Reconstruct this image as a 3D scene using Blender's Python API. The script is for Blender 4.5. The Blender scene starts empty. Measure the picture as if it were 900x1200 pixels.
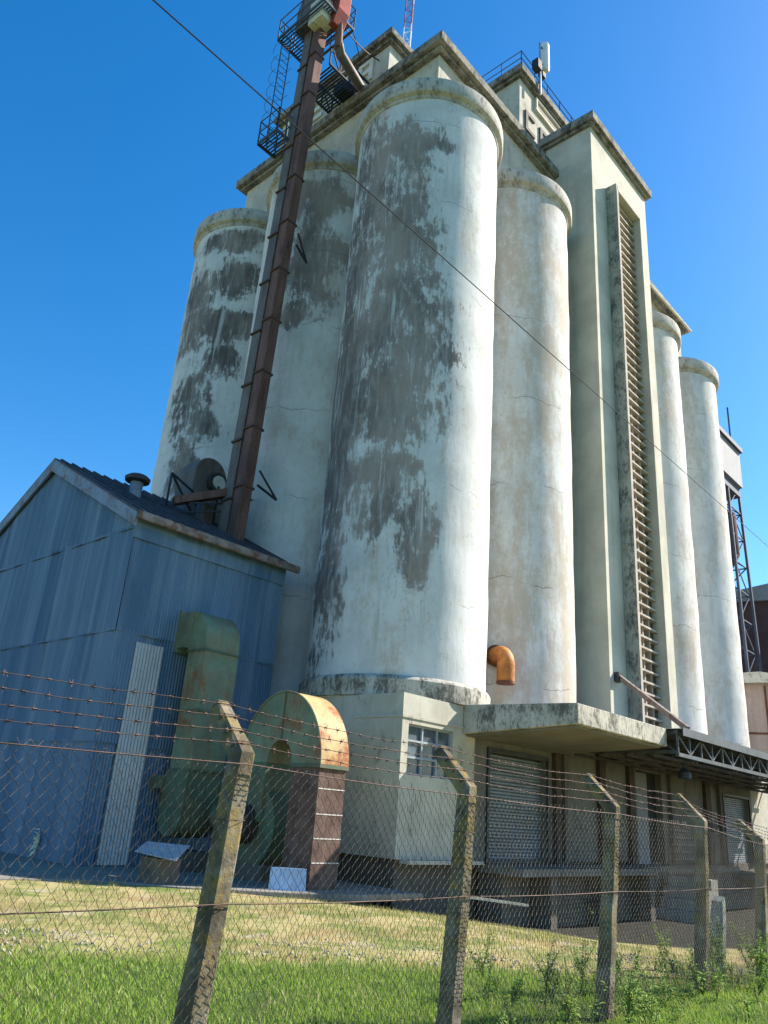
import bpy, bmesh, math, random
import numpy as np
from mathutils import Vector, Matrix
R = math.radians
random.seed(7); rng = np.random.default_rng(11)
sc = bpy.context.scene
COL = sc.collection

# ------------------------------------------------------------------ materials
class NT:
    def __init__(s, name, rough=0.85, spec=0.25):
        s.m = bpy.data.materials.new(name); s.m.use_nodes = True
        s.t = s.m.node_tree; s.t.nodes.clear()
        s.out = s.n('ShaderNodeOutputMaterial'); s.b = s.n('ShaderNodeBsdfPrincipled')
        s.l(s.b.outputs[0], s.out.inputs[0])
        s.b.inputs['Roughness'].default_value = rough
        s.b.inputs['Specular IOR Level'].default_value = spec
        s._co = None
    def n(s, k): return s.t.nodes.new(k)
    def l(s, a, b): s.t.links.new(a, b)
    def put(s, sock, v):
        if isinstance(v, (int, float)): sock.default_value = v
        elif isinstance(v, (tuple, list)):
            sock.default_value = v if len(sock.default_value) == len(v) else (*v, 1)
        else: s.l(v, sock)
    def co(s):
        if s._co is None: s._co = s.n('ShaderNodeTexCoord').outputs['Object']
        return s._co
    def rco(s):   # object coordinates shifted per copy
        o = s.n('ShaderNodeObjectInfo').outputs['Random']
        return s.vm('ADD', s.co(), s.vm('SCALE', (13.1, 7.7, 3.3), None, s.ma('MULTIPLY', o, 9.0)))
    def vm(s, op, a, b=None, sc_=None):
        n = s.n('ShaderNodeVectorMath'); n.operation = op; s.put(n.inputs[0], a)
        if b is not None: s.put(n.inputs[1], b)
        if sc_ is not None: s.put(n.inputs[3], sc_)
        return n.outputs['Value'] if op in ('DOT_PRODUCT', 'LENGTH') else n.outputs[0]
    def ma(s, op, a, b=0.0, c=None, clamp=False):
        n = s.n('ShaderNodeMath'); n.operation = op; n.use_clamp = clamp
        s.put(n.inputs[0], a); s.put(n.inputs[1], b)
        if c is not None: s.put(n.inputs[2], c)
        return n.outputs[0]
    def sxyz(s, v):
        n = s.n('ShaderNodeSeparateXYZ'); s.put(n.inputs[0], v); return n.outputs
    def cxyz(s, x, y, z):
        n = s.n('ShaderNodeCombineXYZ')
        for i, v in enumerate((x, y, z)): s.put(n.inputs[i], v)
        return n.outputs[0]
    def noise(s, scale, detail=5, rough=.55, vec=None, stretch=None, dist=0.0, off=None):
        v = s.co() if vec is None else vec
        if stretch: v = s.vm('MULTIPLY', v, stretch)
        if off: v = s.vm('ADD', v, off)
        n = s.n('ShaderNodeTexNoise'); s.l(v, n.inputs['Vector'])
        n.inputs['Scale'].default_value = scale; n.inputs['Detail'].default_value = detail
        n.inputs['Roughness'].default_value = rough; n.inputs['Distortion'].default_value = dist
        return n.outputs['Fac']
    def voro(s, scale, vec=None, feature='F1', out='Distance'):
        n = s.n('ShaderNodeTexVoronoi'); n.feature = feature
        s.l(s.co() if vec is None else vec, n.inputs['Vector']); n.inputs['Scale'].default_value = scale
        return n.outputs[out]
    def step(s, v, a, b):
        n = s.n('ShaderNodeMapRange'); n.interpolation_type = 'SMOOTHSTEP'
        s.put(n.inputs[0], v); s.put(n.inputs[1], a); s.put(n.inputs[2], b)
        return n.outputs[0]
    def mix(s, f, a, b, mode='MIX'):
        n = s.n('ShaderNodeMix'); n.data_type = 'RGBA'; n.blend_type = mode
        s.put(n.inputs[0], f); s.put(n.inputs[6], a); s.put(n.inputs[7], b)
        return n.outputs[2]
    def bump(s, h, strength=.3, dist=.02):
        n = s.n('ShaderNodeBump'); n.inputs['Strength'].default_value = strength
        n.inputs['Distance'].default_value = dist; s.l(h, n.inputs['Height'])
        s.l(n.outputs[0], s.b.inputs['Normal'])
    def color(s, c): s.put(s.b.inputs['Base Color'], c)
    def rough(s, v): s.put(s.b.inputs['Roughness'], v)
    def metal(s, v): s.put(s.b.inputs['Metallic'], v)

def plain(name, c, var=.25, scale=3, rough=.8, metal=0, bump=.15, dirt=None, dthr=(.55, .7), stretch=None, copies=False):
    t = NT(name, rough); v = t.rco() if copies else None
    a = t.noise(scale, 6, .6, v, stretch); b = t.noise(scale*7, 4, .6, v)
    k = t.ma('ADD', t.ma('MULTIPLY', a, .7), t.ma('MULTIPLY', b, .3))
    lo = tuple(x*(1-var) for x in c); hi = tuple(min(x*(1+var), .9) for x in c)
    col = t.mix(t.step(k, .3, .7), lo, hi)
    if dirt:
        d = t.step(t.noise(scale*1.7, 8, .65, v, stretch, off=(4, 9, 2)), *dthr)
        col = t.mix(d, col, dirt)
    t.color(col); t.metal(metal)
    if bump: t.bump(b, bump, .02)
    return t.m

def silo_paint(key, name, front, blobs, grey=.5, peach=.4, seed=0.0, thr=.42):
    """white lime paint flaking off dark weathered concrete; blobs = (u, z, half width, half height) of worn patches"""
    t = NT(name, .9, .15)
    P = t.co(); f = front
    a = t.vm('DOT_PRODUCT', P, (f[0], f[1], 0)); b = t.vm('DOT_PRODUCT', P, (-f[1], f[0], 0))
    u = t.ma('MULTIPLY', t.ma('ARCTAN2', b, a), 2.6); z = t.sxyz(P)[2]
    uz = t.cxyz(u, z, seed)
    wob = t.noise(.55, 4, .6, uz, off=(seed, 3, 1))
    wob2 = t.noise(.55, 4, .6, uz, off=(seed+20, 7, 5))
    u2 = t.ma('ADD', u, t.ma('MULTIPLY', t.ma('SUBTRACT', wob, .5), 1.6))
    z2 = t.ma('ADD', z, t.ma('MULTIPLY', t.ma('SUBTRACT', wob2, .5), 3.0))
    best = None
    for (bu, bz, su, sz) in blobs:
        du = t.ma('MULTIPLY', t.ma('SUBTRACT', u2, bu), 1/su); dz = t.ma('MULTIPLY', t.ma('SUBTRACT', z2, bz), 1/sz)
        d = t.ma('ADD', t.ma('MULTIPLY', du, du), t.ma('MULTIPLY', dz, dz))
        best = d if best is None else t.ma('MINIMUM', best, d)
    core = t.ma('SUBTRACT', 1.0, t.ma('MULTIPLY', best, .34)) if best is not None else t.ma('ADD', 0.0, -.2)
    core = t.ma('MAXIMUM', core, -.35)
    fl = t.noise(1.5, 9, .68, uz, (1, .45, 1), off=(seed*3, 0, 0))
    fl2 = t.noise(7, 6, .7, uz, (1, .3, 1))
    fl3 = t.noise(17, 5, .75, uz, (1, .35, 1), off=(5, seed, 2))
    band = t.noise(.75, 5, .6, uz, (.22, 1, 1), off=(seed, 1, 4))
    core = t.ma('ADD', core, t.ma('MULTIPLY', t.ma('SUBTRACT', band, .52), 1.5))
    soft = t.step(t.ma('ADD', core, t.ma('ADD', t.ma('MULTIPLY', t.ma('SUBTRACT', fl, .5), 2.3), t.ma('MULTIPLY', t.ma('SUBTRACT', fl2, .5), 1.2))), .18, .95)
    fk = t.ma('ADD', t.ma('ADD', t.ma('MULTIPLY', fl2, .6), t.ma('MULTIPLY', fl3, .4)), t.ma('MULTIPLY', soft, .40))
    fine = t.step(fk, .60, .74)
    dkn = t.step(t.noise(.75, 6, .65, uz, (1, .6, 1), off=(6, seed, 3)), .35, .65)
    run = t.step(t.noise(3.0, 5, .65, uz, (1.5, .09, 1), off=(2, seed, 6)), .57, .68)
    keep = t.ma('SUBTRACT', 1.0, t.ma('MULTIPLY', run, .6))
    stain = t.ma('MULTIPLY', t.ma('MULTIPLY', t.ma('MAXIMUM', t.ma('MULTIPLY', soft, t.ma('ADD', .28, t.ma('MULTIPLY', dkn, .55))), t.ma('MULTIPLY', fine, t.ma('POWER', soft, .4))), .95), keep)
    # colours
    base = t.mix(t.step(t.noise(.8, 6, .6, uz), .35, .7), (.66, .655, .63), (.54, .54, .52))
    pm = t.step(t.ma('ADD', t.ma('MULTIPLY', t.noise(.7, 8, .66, uz, (1.2, .35, 1), off=(9+seed, 2, 0)), .6), t.ma('MULTIPLY', t.noise(5, 9, .75, uz, (1, .6, 1), off=(2, seed, 1)), .4)), .56-.15*peach, .74-.16*peach)
    base = t.mix(t.ma('MULTIPLY', pm, .72), base, (.44, .345, .25))
    stk = t.step(t.noise(3.2, 5, .6, uz, (1.6, .06, 1), off=(3, seed, 0)), .55, .8)
    base = t.mix(t.ma('MULTIPLY', stk, .38), base, (.36, .33, .28))
    spk = t.step(t.noise(9, 9, .78, uz, (1, .6, 1)), .56, .70)
    base = t.mix(t.ma('MULTIPLY', spk, .6), base, (.30, .27, .22))
    dk = t.step(t.noise(.5, 6, .62, uz, (1, .5, 1), off=(2, seed+5, 0)), .50-.14*grey, .74-.12*grey)
    if key == 'big': dk = t.ma('ADD', dk, t.step(t.ma('MULTIPLY', u, -1.0), 1.7, 2.7), clamp=True)
    sc1 = t.mix(dk, (.30, .245, .205), tuple(x*(1.0-.4*grey) for x in (.16, .14, .127)))
    sc1 = t.mix(t.step(t.noise(4, 8, .7, uz, (1.4, .25, 1)), .45, .75), sc1, (.34, .32, .295))
    col = t.mix(stain, base, sc1)
    # slip form lift lines and cracks, broken up along their length
    zw = t.ma('ADD', z, t.ma('MULTIPLY', t.ma('SUBTRACT', t.noise(.5, 6, .65, uz, (1, .3, 1)), .5), 1.1))
    fr = t.ma('FRACT', t.ma('MULTIPLY', t.ma('ADD', zw, seed), 1/3.35))
    ln = t.ma('LESS_THAN', t.ma('ABSOLUTE', t.ma('SUBTRACT', fr, .5)), .0042)
    ln = t.ma('MULTIPLY', ln, t.step(t.noise(.55, 4, .6, uz, (1, 1.4, 1), off=(7, 0, seed)), .45, .58))
    col = t.mix(t.ma('MULTIPLY', ln, .65), col, (.16, .13, .11))
    dmp = t.ma('MULTIPLY', t.ma('SUBTRACT', 1.0, t.step(t.ma('SUBTRACT', fr, .5), -.22, .0)), t.step(t.noise(2.2, 5, .65, uz, (1.6, .1, 1), off=(4, 4, seed)), .50, .72))
    col = t.mix(t.ma('MULTIPLY', dmp, .22), col, (.30, .24, .18))
    vr = t.noise(.9, 7, .7, uz, (1.6, .28, 1), off=(seed, 11, 0))
    cr = t.ma('LESS_THAN', t.ma('ABSOLUTE', t.ma('SUBTRACT', vr, .5)), .0032)
    cr = t.ma('MULTIPLY', cr, t.step(t.noise(.4, 3, .5, uz, off=(1, 1, 9)), .5, .6))
    col = t.mix(t.ma('MULTIPLY', cr, .6), col, (.16, .13, .11))
    t.color(col)
    h = t.ma('ADD', t.ma('MULTIPLY', stain, -.6), t.ma('ADD', t.ma('MULTIPLY', fl2, .5), t.ma('MULTIPLY', ln, -1.2)))
    t.bump(h, .5, .03)
    return t.m

def wall_mat(name, c, dark, amt=.5, streak=.5, low=None, seed=0.0, bump=.2, scale=1.0):
    """rendered wall: mottling, vertical rain streaks, black lichen"""
    t = NT(name, .92, .12); P = t.co()
    k = t.noise(.6*scale, 7, .62, off=(seed, 0, 0)); k2 = t.noise(9*scale, 6, .65)
    col = t.mix(t.step(k, .3, .7), tuple(x*.8 for x in c), tuple(min(.85, x*1.1) for x in c))
    st = t.step(t.noise(2.4*scale, 6, .6, stretch=(1, 1, .07), off=(seed, 5, 0)), .52, .8)
    col = t.mix(t.ma('MULTIPLY', st, streak), col, tuple(x*.45 for x in c))
    bn = t.ma('ADD', t.ma('MULTIPLY', t.noise(1.3*scale, 8, .68, stretch=(1, 1, .6), off=(3, seed, 8)), .55), t.ma('MULTIPLY', t.noise(7*scale, 9, .75, stretch=(1, 1, .45), off=(1, 2, seed)), .45))
    bl = t.step(bn, .60-.19*amt, .76-.22*amt)
    col = t.mix(t.ma('MULTIPLY', bl, .85), col, dark)
    pt = t.step(t.noise(22*scale, 5, .7), .6, .72); col = t.mix(t.ma('MULTIPLY', pt, .35), col, tuple(x*.5 for x in c))
    t.color(col); t.bump(t.ma('ADD', k2, t.ma('MULTIPLY', bl, -.4)), bump, .02)
    return t.m

M = {}
M['tower'] = wall_mat('cream_render', (.56, .53, .43), (.26, .23, .17), .18, .4)
M['gallery'] = wall_mat('gallery_render', (.52, .485, .40), (.20, .18, .145), .45, .6, seed=4)
M['cornice'] = wall_mat('cornice_lichen', (.30, .275, .23), (.05, .046, .042), .8, .7, seed=2, scale=1.5)
M['ring'] = wall_mat('ring_concrete', (.50, .47, .415), (.13, .105, .08), .62, .6, seed=7, scale=1.4)
M['canopy'] = wall_mat('canopy_lichen', (.50, .47, .39), (.07, .065, .055), .80, .75, seed=1, scale=2.2)
M['soffit'] = wall_mat('soffit_concrete', (.36, .35, .31), (.14, .13, .11), .4, .3, seed=3)
M['apron'] = wall_mat('dusty_apron', (.24, .225, .19), (.12, .11, .085), .5, 0, seed=21, scale=1.5)
M['sofdark'] = wall_mat('dark_soffit', (.20, .19, .16), (.09, .085, .075), .3, .3, seed=3)  # darker, plainer tone for the panel under the concrete slab
M['base'] = wall_mat('base_render', (.50, .475, .39), (.17, .15, .11), .42, .5, seed=5, scale=1.3)
M['under'] = wall_mat('shaded_bay_wall', (.175, .165, .143), (.065, .06, .052), .5, .5, seed=15, scale=1.2)  # bay wall and dock colour darkened to carry the shade under the canopy
M['plinth'] = wall_mat('plinth_concrete', (.13, .115, .095), (.07, .06, .05), .5, .5, seed=6)
M['fin'] = wall_mat('mossy_fin', (.40, .39, .33), (.05, .05, .043), .72, .7, seed=9, scale=1.6)
M['slat'] = wall_mat('louvre_concrete', (.50, .44, .375), (.17, .12, .09), .5, .3, seed=8, scale=3)
M['mullion'] = wall_mat('louvre_mullion', (.40, .33, .27), (.14, .10, .08), .4, .2, seed=8, scale=3)
M['louvreback'] = plain('louvre_back', (.115, .09, .072), .35)
M['hollow'] = plain('louvre_void', (.05, .042, .036), .3)
M['rust'] = plain('rusty_steel', (.16, .065, .04), .45, 2.5, .8, .2, dirt=(.06, .035, .03), stretch=(1, 1, .3))
M['rustred'] = plain('rust_red_steel', (.15, .078, .06), .45, 2.2, .75, .1, dirt=(.07, .04, .035), stretch=(1, 1, .25))
M['leggrey'] = plain('weathered_grey_steel', (.16, .135, .115), .3, 1.8, .65, .35, dirt=(.13, .075, .05), dthr=(.5, .72), stretch=(1, 1, .25))
M['flange'] = plain('dark_rusty_flange', (.095, .06, .05), .3, 4, .8, .2)
M['redpaint'] = plain('faded_red_paint', (.30, .055, .04), .3, 3, .6, 0, dirt=(.2, .08, .05))
M['steel'] = plain('dark_steel', (.045, .05, .055), .35, 4, .55, .4)
M['rail'] = plain('dark_railing', (.085, .095, .115), .3, 4, .6, .3)
M['galv'] = plain('galvanised_steel', (.42, .43, .44), .2, 5, .45, .7)
M['paleplate'] = plain('pale_steel_plate', (.60, .57, .47), .2, 3, .6, 0, dirt=(.25, .2, .14))
M['truss'] = plain('grey_truss_paint', (.085, .095, .10), .3, 3, .6, .2, dirt=(.10, .07, .05), dthr=(.6, .8))
M['sheetroof'] = plain('canopy_sheet', (.09, .092, .09), .3, 2, .6, .4, dirt=(.12, .08, .06))
M['antenna'] = plain('antenna_white', (.75, .76, .76), .05, 3, .4)
M['wire'] = plain('rusty_wire', (.10, .062, .05), .4, 6, .7, .4, bump=0)
M['mesh'] = plain('galvanised_mesh', (.12, .10, .075), .4, 3, .65, .45, bump=0)
M['cable'] = plain('black_cable', (.03, .03, .032), .2, 3, .6, bump=0)
M['glass'] = plain('dusty_glass', (.09, .115, .135), .35, 3, .12, 0, bump=0)
M['winframe'] = plain('steel_window_frame', (.30, .33, .36), .2, 5, .6)
M['shutter'] = plain('shutter_steel', (.17, .195, .215), .22, 1.6, .55, .25, dirt=(.16, .16, .15), dthr=(.58, .75))
M['dark_door'] = plain('dark_doorway', (.028, .028, .03), .3)
M['brown'] = plain('brown_timber', (.07, .052, .042), .3, 3, .85)
M['stone'] = plain('pale_gravel', (.33, .29, .225), .3, 8, .9)
M['orange'] = plain('orange_rust_pipe', (.58, .22, .03), .35, 3.5, .6, .0, dirt=(.20, .06, .025), dthr=(.48, .68))
M['greenduct'] = plain('green_duct_paint', (.18, .23, .125), .25, 1.6, .6, .0, dirt=(.24, .10, .045), dthr=(.54, .62))
M['greendark'] = plain('dark_green_paint', (.075, .125, .08), .3, 1.6, .6, .0, dirt=(.16, .07, .035), dthr=(.66, .74))
M['hoodtop'] = plain('ochre_rusty_sheet', (.50, .39, .16), .25, 2.2, .65, 0, dirt=(.34, .11, .05), dthr=(.50, .66))
M['bluesheet'] = None
M['patch'] = plain('grey_corrugated_sheet', (.44, .45, .455), .2, 1.5, .55, .3, dirt=(.26, .17, .12), dthr=(.55, .75), stretch=(1, 1, .2))
M['flash'] = plain('blue_grey_flashing', (.19, .235, .29), .25, 1.5, .6, .1, dirt=(.17, .12, .095), dthr=(.5, .66))
M['gutter'] = plain('rusty_gutter', (.24, .20, .18), .35, 2, .75, .1, dirt=(.16, .085, .055), dthr=(.48, .66))
M['darkroof'] = plain('dark_roof_sheet', (.085, .08, .085), .35, 2, .75, .2, dirt=(.10, .07, .06))
M['panelblue'] = plain('pale_blue_board', (.40, .52, .68), .18, 4, .7, dirt=(.30, .20, .14), dthr=(.62, .8))
M['asbestos'] = plain('grey_fibre_sheet', (.30, .32, .355), .15, 6, .85)
M['tuft'] = plain('pale_torn_lining', (.82, .76, .52), .3, 14, .95)
M['farred'] = plain('far_red_brown_sheet', (.085, .048, .048), .3, .25, .85, stretch=(1, 1, .4), dirt=(.13, .08, .07))
M['farpink'] = plain('pink_timber_boards', (.42, .31, .26), .2, .6, .85, dirt=(.3, .21, .17), stretch=(3, 3, .1))
M['fargrey'] = plain('far_grey_sheet', (.22, .225, .235), .2, .7, .7)
M['farblue'] = plain('far_blue_steel', (.07, .085, .12), .3, .7, .7)
M['stub'] = plain('weathered_stub_concrete', (.22, .24, .21), .3, 4, .9, dirt=(.09, .1, .07))

def rusty(name, paint, rust=(.23, .095, .04), core=(.10, .05, .032), amt=.5, rough=.65, seed=0.0):
    t = NT(name, rough, .3)
    big = t.noise(.9, 5, .6, off=(seed, 2, 1)); fine = t.noise(11, 9, .75, off=(1, seed, 3)); run = t.noise(3.2, 6, .65, stretch=(1, 1, .12), off=(seed, 9, 1))
    v = t.ma('ADD', t.ma('ADD', t.ma('MULTIPLY', big, .55), t.ma('MULTIPLY', fine, .27)), t.ma('MULTIPLY', run, .18))
    m = t.step(v, .66-.2*amt, .73-.2*amt); c = t.step(v, .71-.2*amt, .80-.2*amt)
    col = t.mix(t.step(t.noise(1.7, 7, .62), .3, .7), tuple(x*.75 for x in paint), tuple(x*1.2 for x in paint))
    col = t.mix(t.ma('MULTIPLY', t.step(run, .5, .75), .45), col, tuple(x*.55 for x in paint))
    col = t.mix(t.ma('MULTIPLY', t.step(v, .56-.2*amt, .68-.2*amt), .35), col, rust)
    col = t.mix(t.ma('MULTIPLY', m, .9), col, rust); col = t.mix(t.ma('MULTIPLY', c, .8), col, core)
    t.color(col); t.rough(t.mix(m, (rough,)*3, (.92,)*3)); t.bump(t.ma('ADD', t.ma('MULTIPLY', m, -.5), t.ma('MULTIPLY', fine, .4)), .35, .012); return t.m
M['greenduct'] = rusty('green_duct_paint', (.15, .215, .14), amt=.64, seed=1.0)
M['greendark'] = rusty('dark_green_paint', (.075, .125, .08), amt=.55, seed=5.0)
M['hoodtop'] = rusty('ochre_rusty_sheet', (.47, .36, .15), rust=(.34, .12, .055), core=(.2, .07, .04), amt=.84, seed=3.0)
M['orange'] = rusty('orange_rust_pipe', (.50, .20, .035), rust=(.27, .085, .03), core=(.13, .05, .03), amt=.8, seed=8.0)
def mk_post():
    t = NT('lichen_concrete_post', .95, .1); v = t.rco()
    k = t.noise(5, 8, .65, v); g = t.noise(45, 5, .7, v)
    col = t.mix(t.step(k, .35, .68), (.10, .082, .057), (.28, .24, .175))
    z = t.sxyz(t.co())[2]
    li = t.ma('MULTIPLY', t.step(t.noise(9, 8, .7, v, off=(5, 1, 2)), .45, .62), t.step(z, .35, 1.1))
    col = t.mix(t.ma('MULTIPLY', li, .75), col, (.27, .185, .05))
    col = t.mix(t.step(t.noise(16, 8, .72, v, off=(1, 8, 2)), .58, .68), col, (.10, .09, .07))
    col = t.mix(t.step(g, .62, .72), col, (.17, .15, .12))
    t.color(col); t.bump(t.ma('ADD', g, k), .6, .012); return t.m
M['post'] = mk_post()

def mk_blue():
    t = NT('faded_blue_corrugated', .62, .3)
    k = t.noise(.9, 7, .62, stretch=(1, 1, .3)); k2 = t.noise(2.4, 6, .6, stretch=(1.3, 1.3, .05), off=(3, 0, 0))
    col = t.mix(t.step(k, .3, .7), (.06, .13, .215), (.12, .205, .30))
    col = t.mix(t.ma('MULTIPLY', t.step(k2, .42, .72), .75), col, (.28, .345, .41))
    k3 = t.noise(1.3, 6, .65, stretch=(1, 1, .18), off=(8, 2, 4))
    col = t.mix(t.ma('MULTIPLY', t.step(k3, .5, .72), .6), col, (.03, .065, .12))
    sp = t.step(t.noise(14, 6, .7, stretch=(1, 1, .35)), .70, .75)
    col = t.mix(t.ma('MULTIPLY', sp, .6), col, (.5, .56, .62))
    z = t.sxyz(t.co())[2]
    gr = t.ma('MULTIPLY', t.ma('SUBTRACT', 1.0, t.step(z, 0, 1.6)), t.step(t.noise(1.1, 6, .65), .35, .7))
    col = t.mix(t.ma('MULTIPLY', gr, .6), col, (.06, .10, .095))
    X_, Y_, Z_ = t.sxyz(t.co()); wn = t.n('ShaderNodeTexWhiteNoise'); wn.noise_dimensions = '2D'
    tier = t.ma('ADD', t.ma('GREATER_THAN', Z_, 2.7), t.ma('ADD', t.ma('GREATER_THAN', Z_, 5.3), t.ma('GREATER_THAN', Z_, 7.95)))
    t.l(t.cxyz(t.ma('FLOOR', t.ma('MULTIPLY', t.ma('ADD', X_, Y_), 1/.83)), tier, 0), wn.inputs['Vector'])
    col = t.mix(.45, col, t.mix(wn.outputs['Value'], (.045, .105, .185), (.19, .275, .36)))
    rz_ = t.ma('MULTIPLY', t.step(t.noise(1.2, 7, .7, stretch=(1, 1, .25), off=(6, 6, 1)), .58, .72), t.ma('SUBTRACT', 1.0, t.step(Z_, .1, 1.4)))
    col = t.mix(t.ma('MULTIPLY', rz_, .7), col, (.14, .085, .06))
    t.color(col); t.metal(.1); t.bump(t.noise(2.2, 4, .5), .15, .05); return t.m
M['bluesheet'] = mk_blue()

def mk_shaft():
    t = NT('brown_brick_shaft', .9, .1)
    k = t.noise(3, 7, .65); g = t.noise(25, 5, .7)
    col = t.mix(t.step(k, .3, .7), (.085, .05, .04), (.17, .115, .095))
    t.color(col); t.bump(g, .4, .01); return t.m
M['shaft'] = mk_shaft()
M['joint'] = plain('pale_joint', (.55, .51, .47), .15, 5, .85)

def green_edge(x): # Y of the boundary between watered turf and straw
    return np.interp(x, [-30, 0, 4.35, 6, 7.75, 8.8, 9.7, 12, 40], [12.0, 9.6, 8.45, 7.9, 6.35, 5.3, 4.5, 4.0, 4.0])
def terrain(x, y):
    t = np.clip((np.asarray(x, float)-9.5)/11.5, 0, 1); s = t*t*(3-2*t)
    return -.9*s

def mk_ground():
    t = NT('ground_soil_and_straw', .97, .08)
    X, Y, Z = t.sxyz(t.co())
    n1 = t.noise(.9, 8, .65); n2 = t.noise(9, 8, .7); n3 = t.noise(60, 4, .7)
    straw = t.mix(t.step(n2, .35, .65), (.50, .405, .20), (.36, .31, .125))
    straw = t.mix(t.step(t.noise(1.1, 7, .68, off=(4, 4, 0)), .44, .60), straw, (.17, .215, .055))
    straw = t.mix(t.ma('MULTIPLY', t.step(t.noise(.8, 7, .66, off=(9, 1, 0)), .48, .64), .7), straw, (.40, .27, .14))
    straw = t.mix(t.step(t.noise(2.4, 8, .7, stretch=(.5, 1, 1), off=(1, 7, 0)), .56, .66), straw, (.46, .40, .31))
    straw = t.mix(t.step(n3, .55, .75), straw, (.17, .14, .08))
    gre = t.mix(t.step(n2, .35, .65), (.045, .085, .018), (.085, .13, .028))
    # distance to the turf edge, roughly a broken line
    e = t.ma('ADD', Y, t.ma('MULTIPLY', X, .75)); e = t.ma('ADD', e, t.ma('MULTIPLY', n1, 1.2))
    f = t.step(e, 12.1, 12.9)
    col = t.mix(f, gre, straw)
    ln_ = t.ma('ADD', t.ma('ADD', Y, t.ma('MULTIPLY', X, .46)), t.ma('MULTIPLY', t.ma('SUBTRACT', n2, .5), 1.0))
    lane_shade = t.ma('MULTIPLY', t.step(X, 12.6, 13.4), t.step(ln_, 17.45, 17.75))
    col = t.mix(lane_shade, col, t.mix(t.step(n2, .3, .7), (.03, .031, .026), (.055, .052, .044)))  # near-black lane colour paints in the ground shadow before the dock
    t.color(col); t.bump(t.ma('ADD', n2, t.ma('MULTIPLY', n3, .5)), .7, .05); return t.m
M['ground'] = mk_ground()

def mk_grass(name, stops):
    t = NT(name, .6, .25)
    g = t.n('ShaderNodeNewGeometry').outputs['Random Per Island']
    k = t.noise(.8, 5, .6)
    col = t.mix(g, stops[0], stops[1]); col = t.mix(t.step(g, .82, .9), col, stops[2])
    col = t.mix(t.ma('MULTIPLY', t.step(k, .4, .65), .5), col, stops[3])
    t.color(col)
    tr = t.n('ShaderNodeBsdfTranslucent'); t.l(col, tr.inputs[0])
    ad = t.n('ShaderNodeMixShader'); ad.inputs[0].default_value = .35
    t.l(t.b.outputs[0], ad.inputs[1]); t.l(tr.outputs[0], ad.inputs[2]); t.l(ad.outputs[0], t.out.inputs[0])
    return t.m
M['turf'] = mk_grass('lush_turf', [(.21, .34, .04), (.33, .45, .07), (.46, .44, .18), (.23, .33, .06)])
M['drygrass'] = mk_grass('straw_grass', [(.44, .38, .16), (.29, .31, .09), (.56, .47, .26), (.24, .29, .07)])
M['weedleaf'] = mk_grass('weed_leaf', [(.19, .33, .055), (.28, .40, .09), (.45, .46, .08), (.16, .28, .06)])
M['weedstem'] = plain('weed_stem', (.16, .17, .06), .3, 8, .8)

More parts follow.
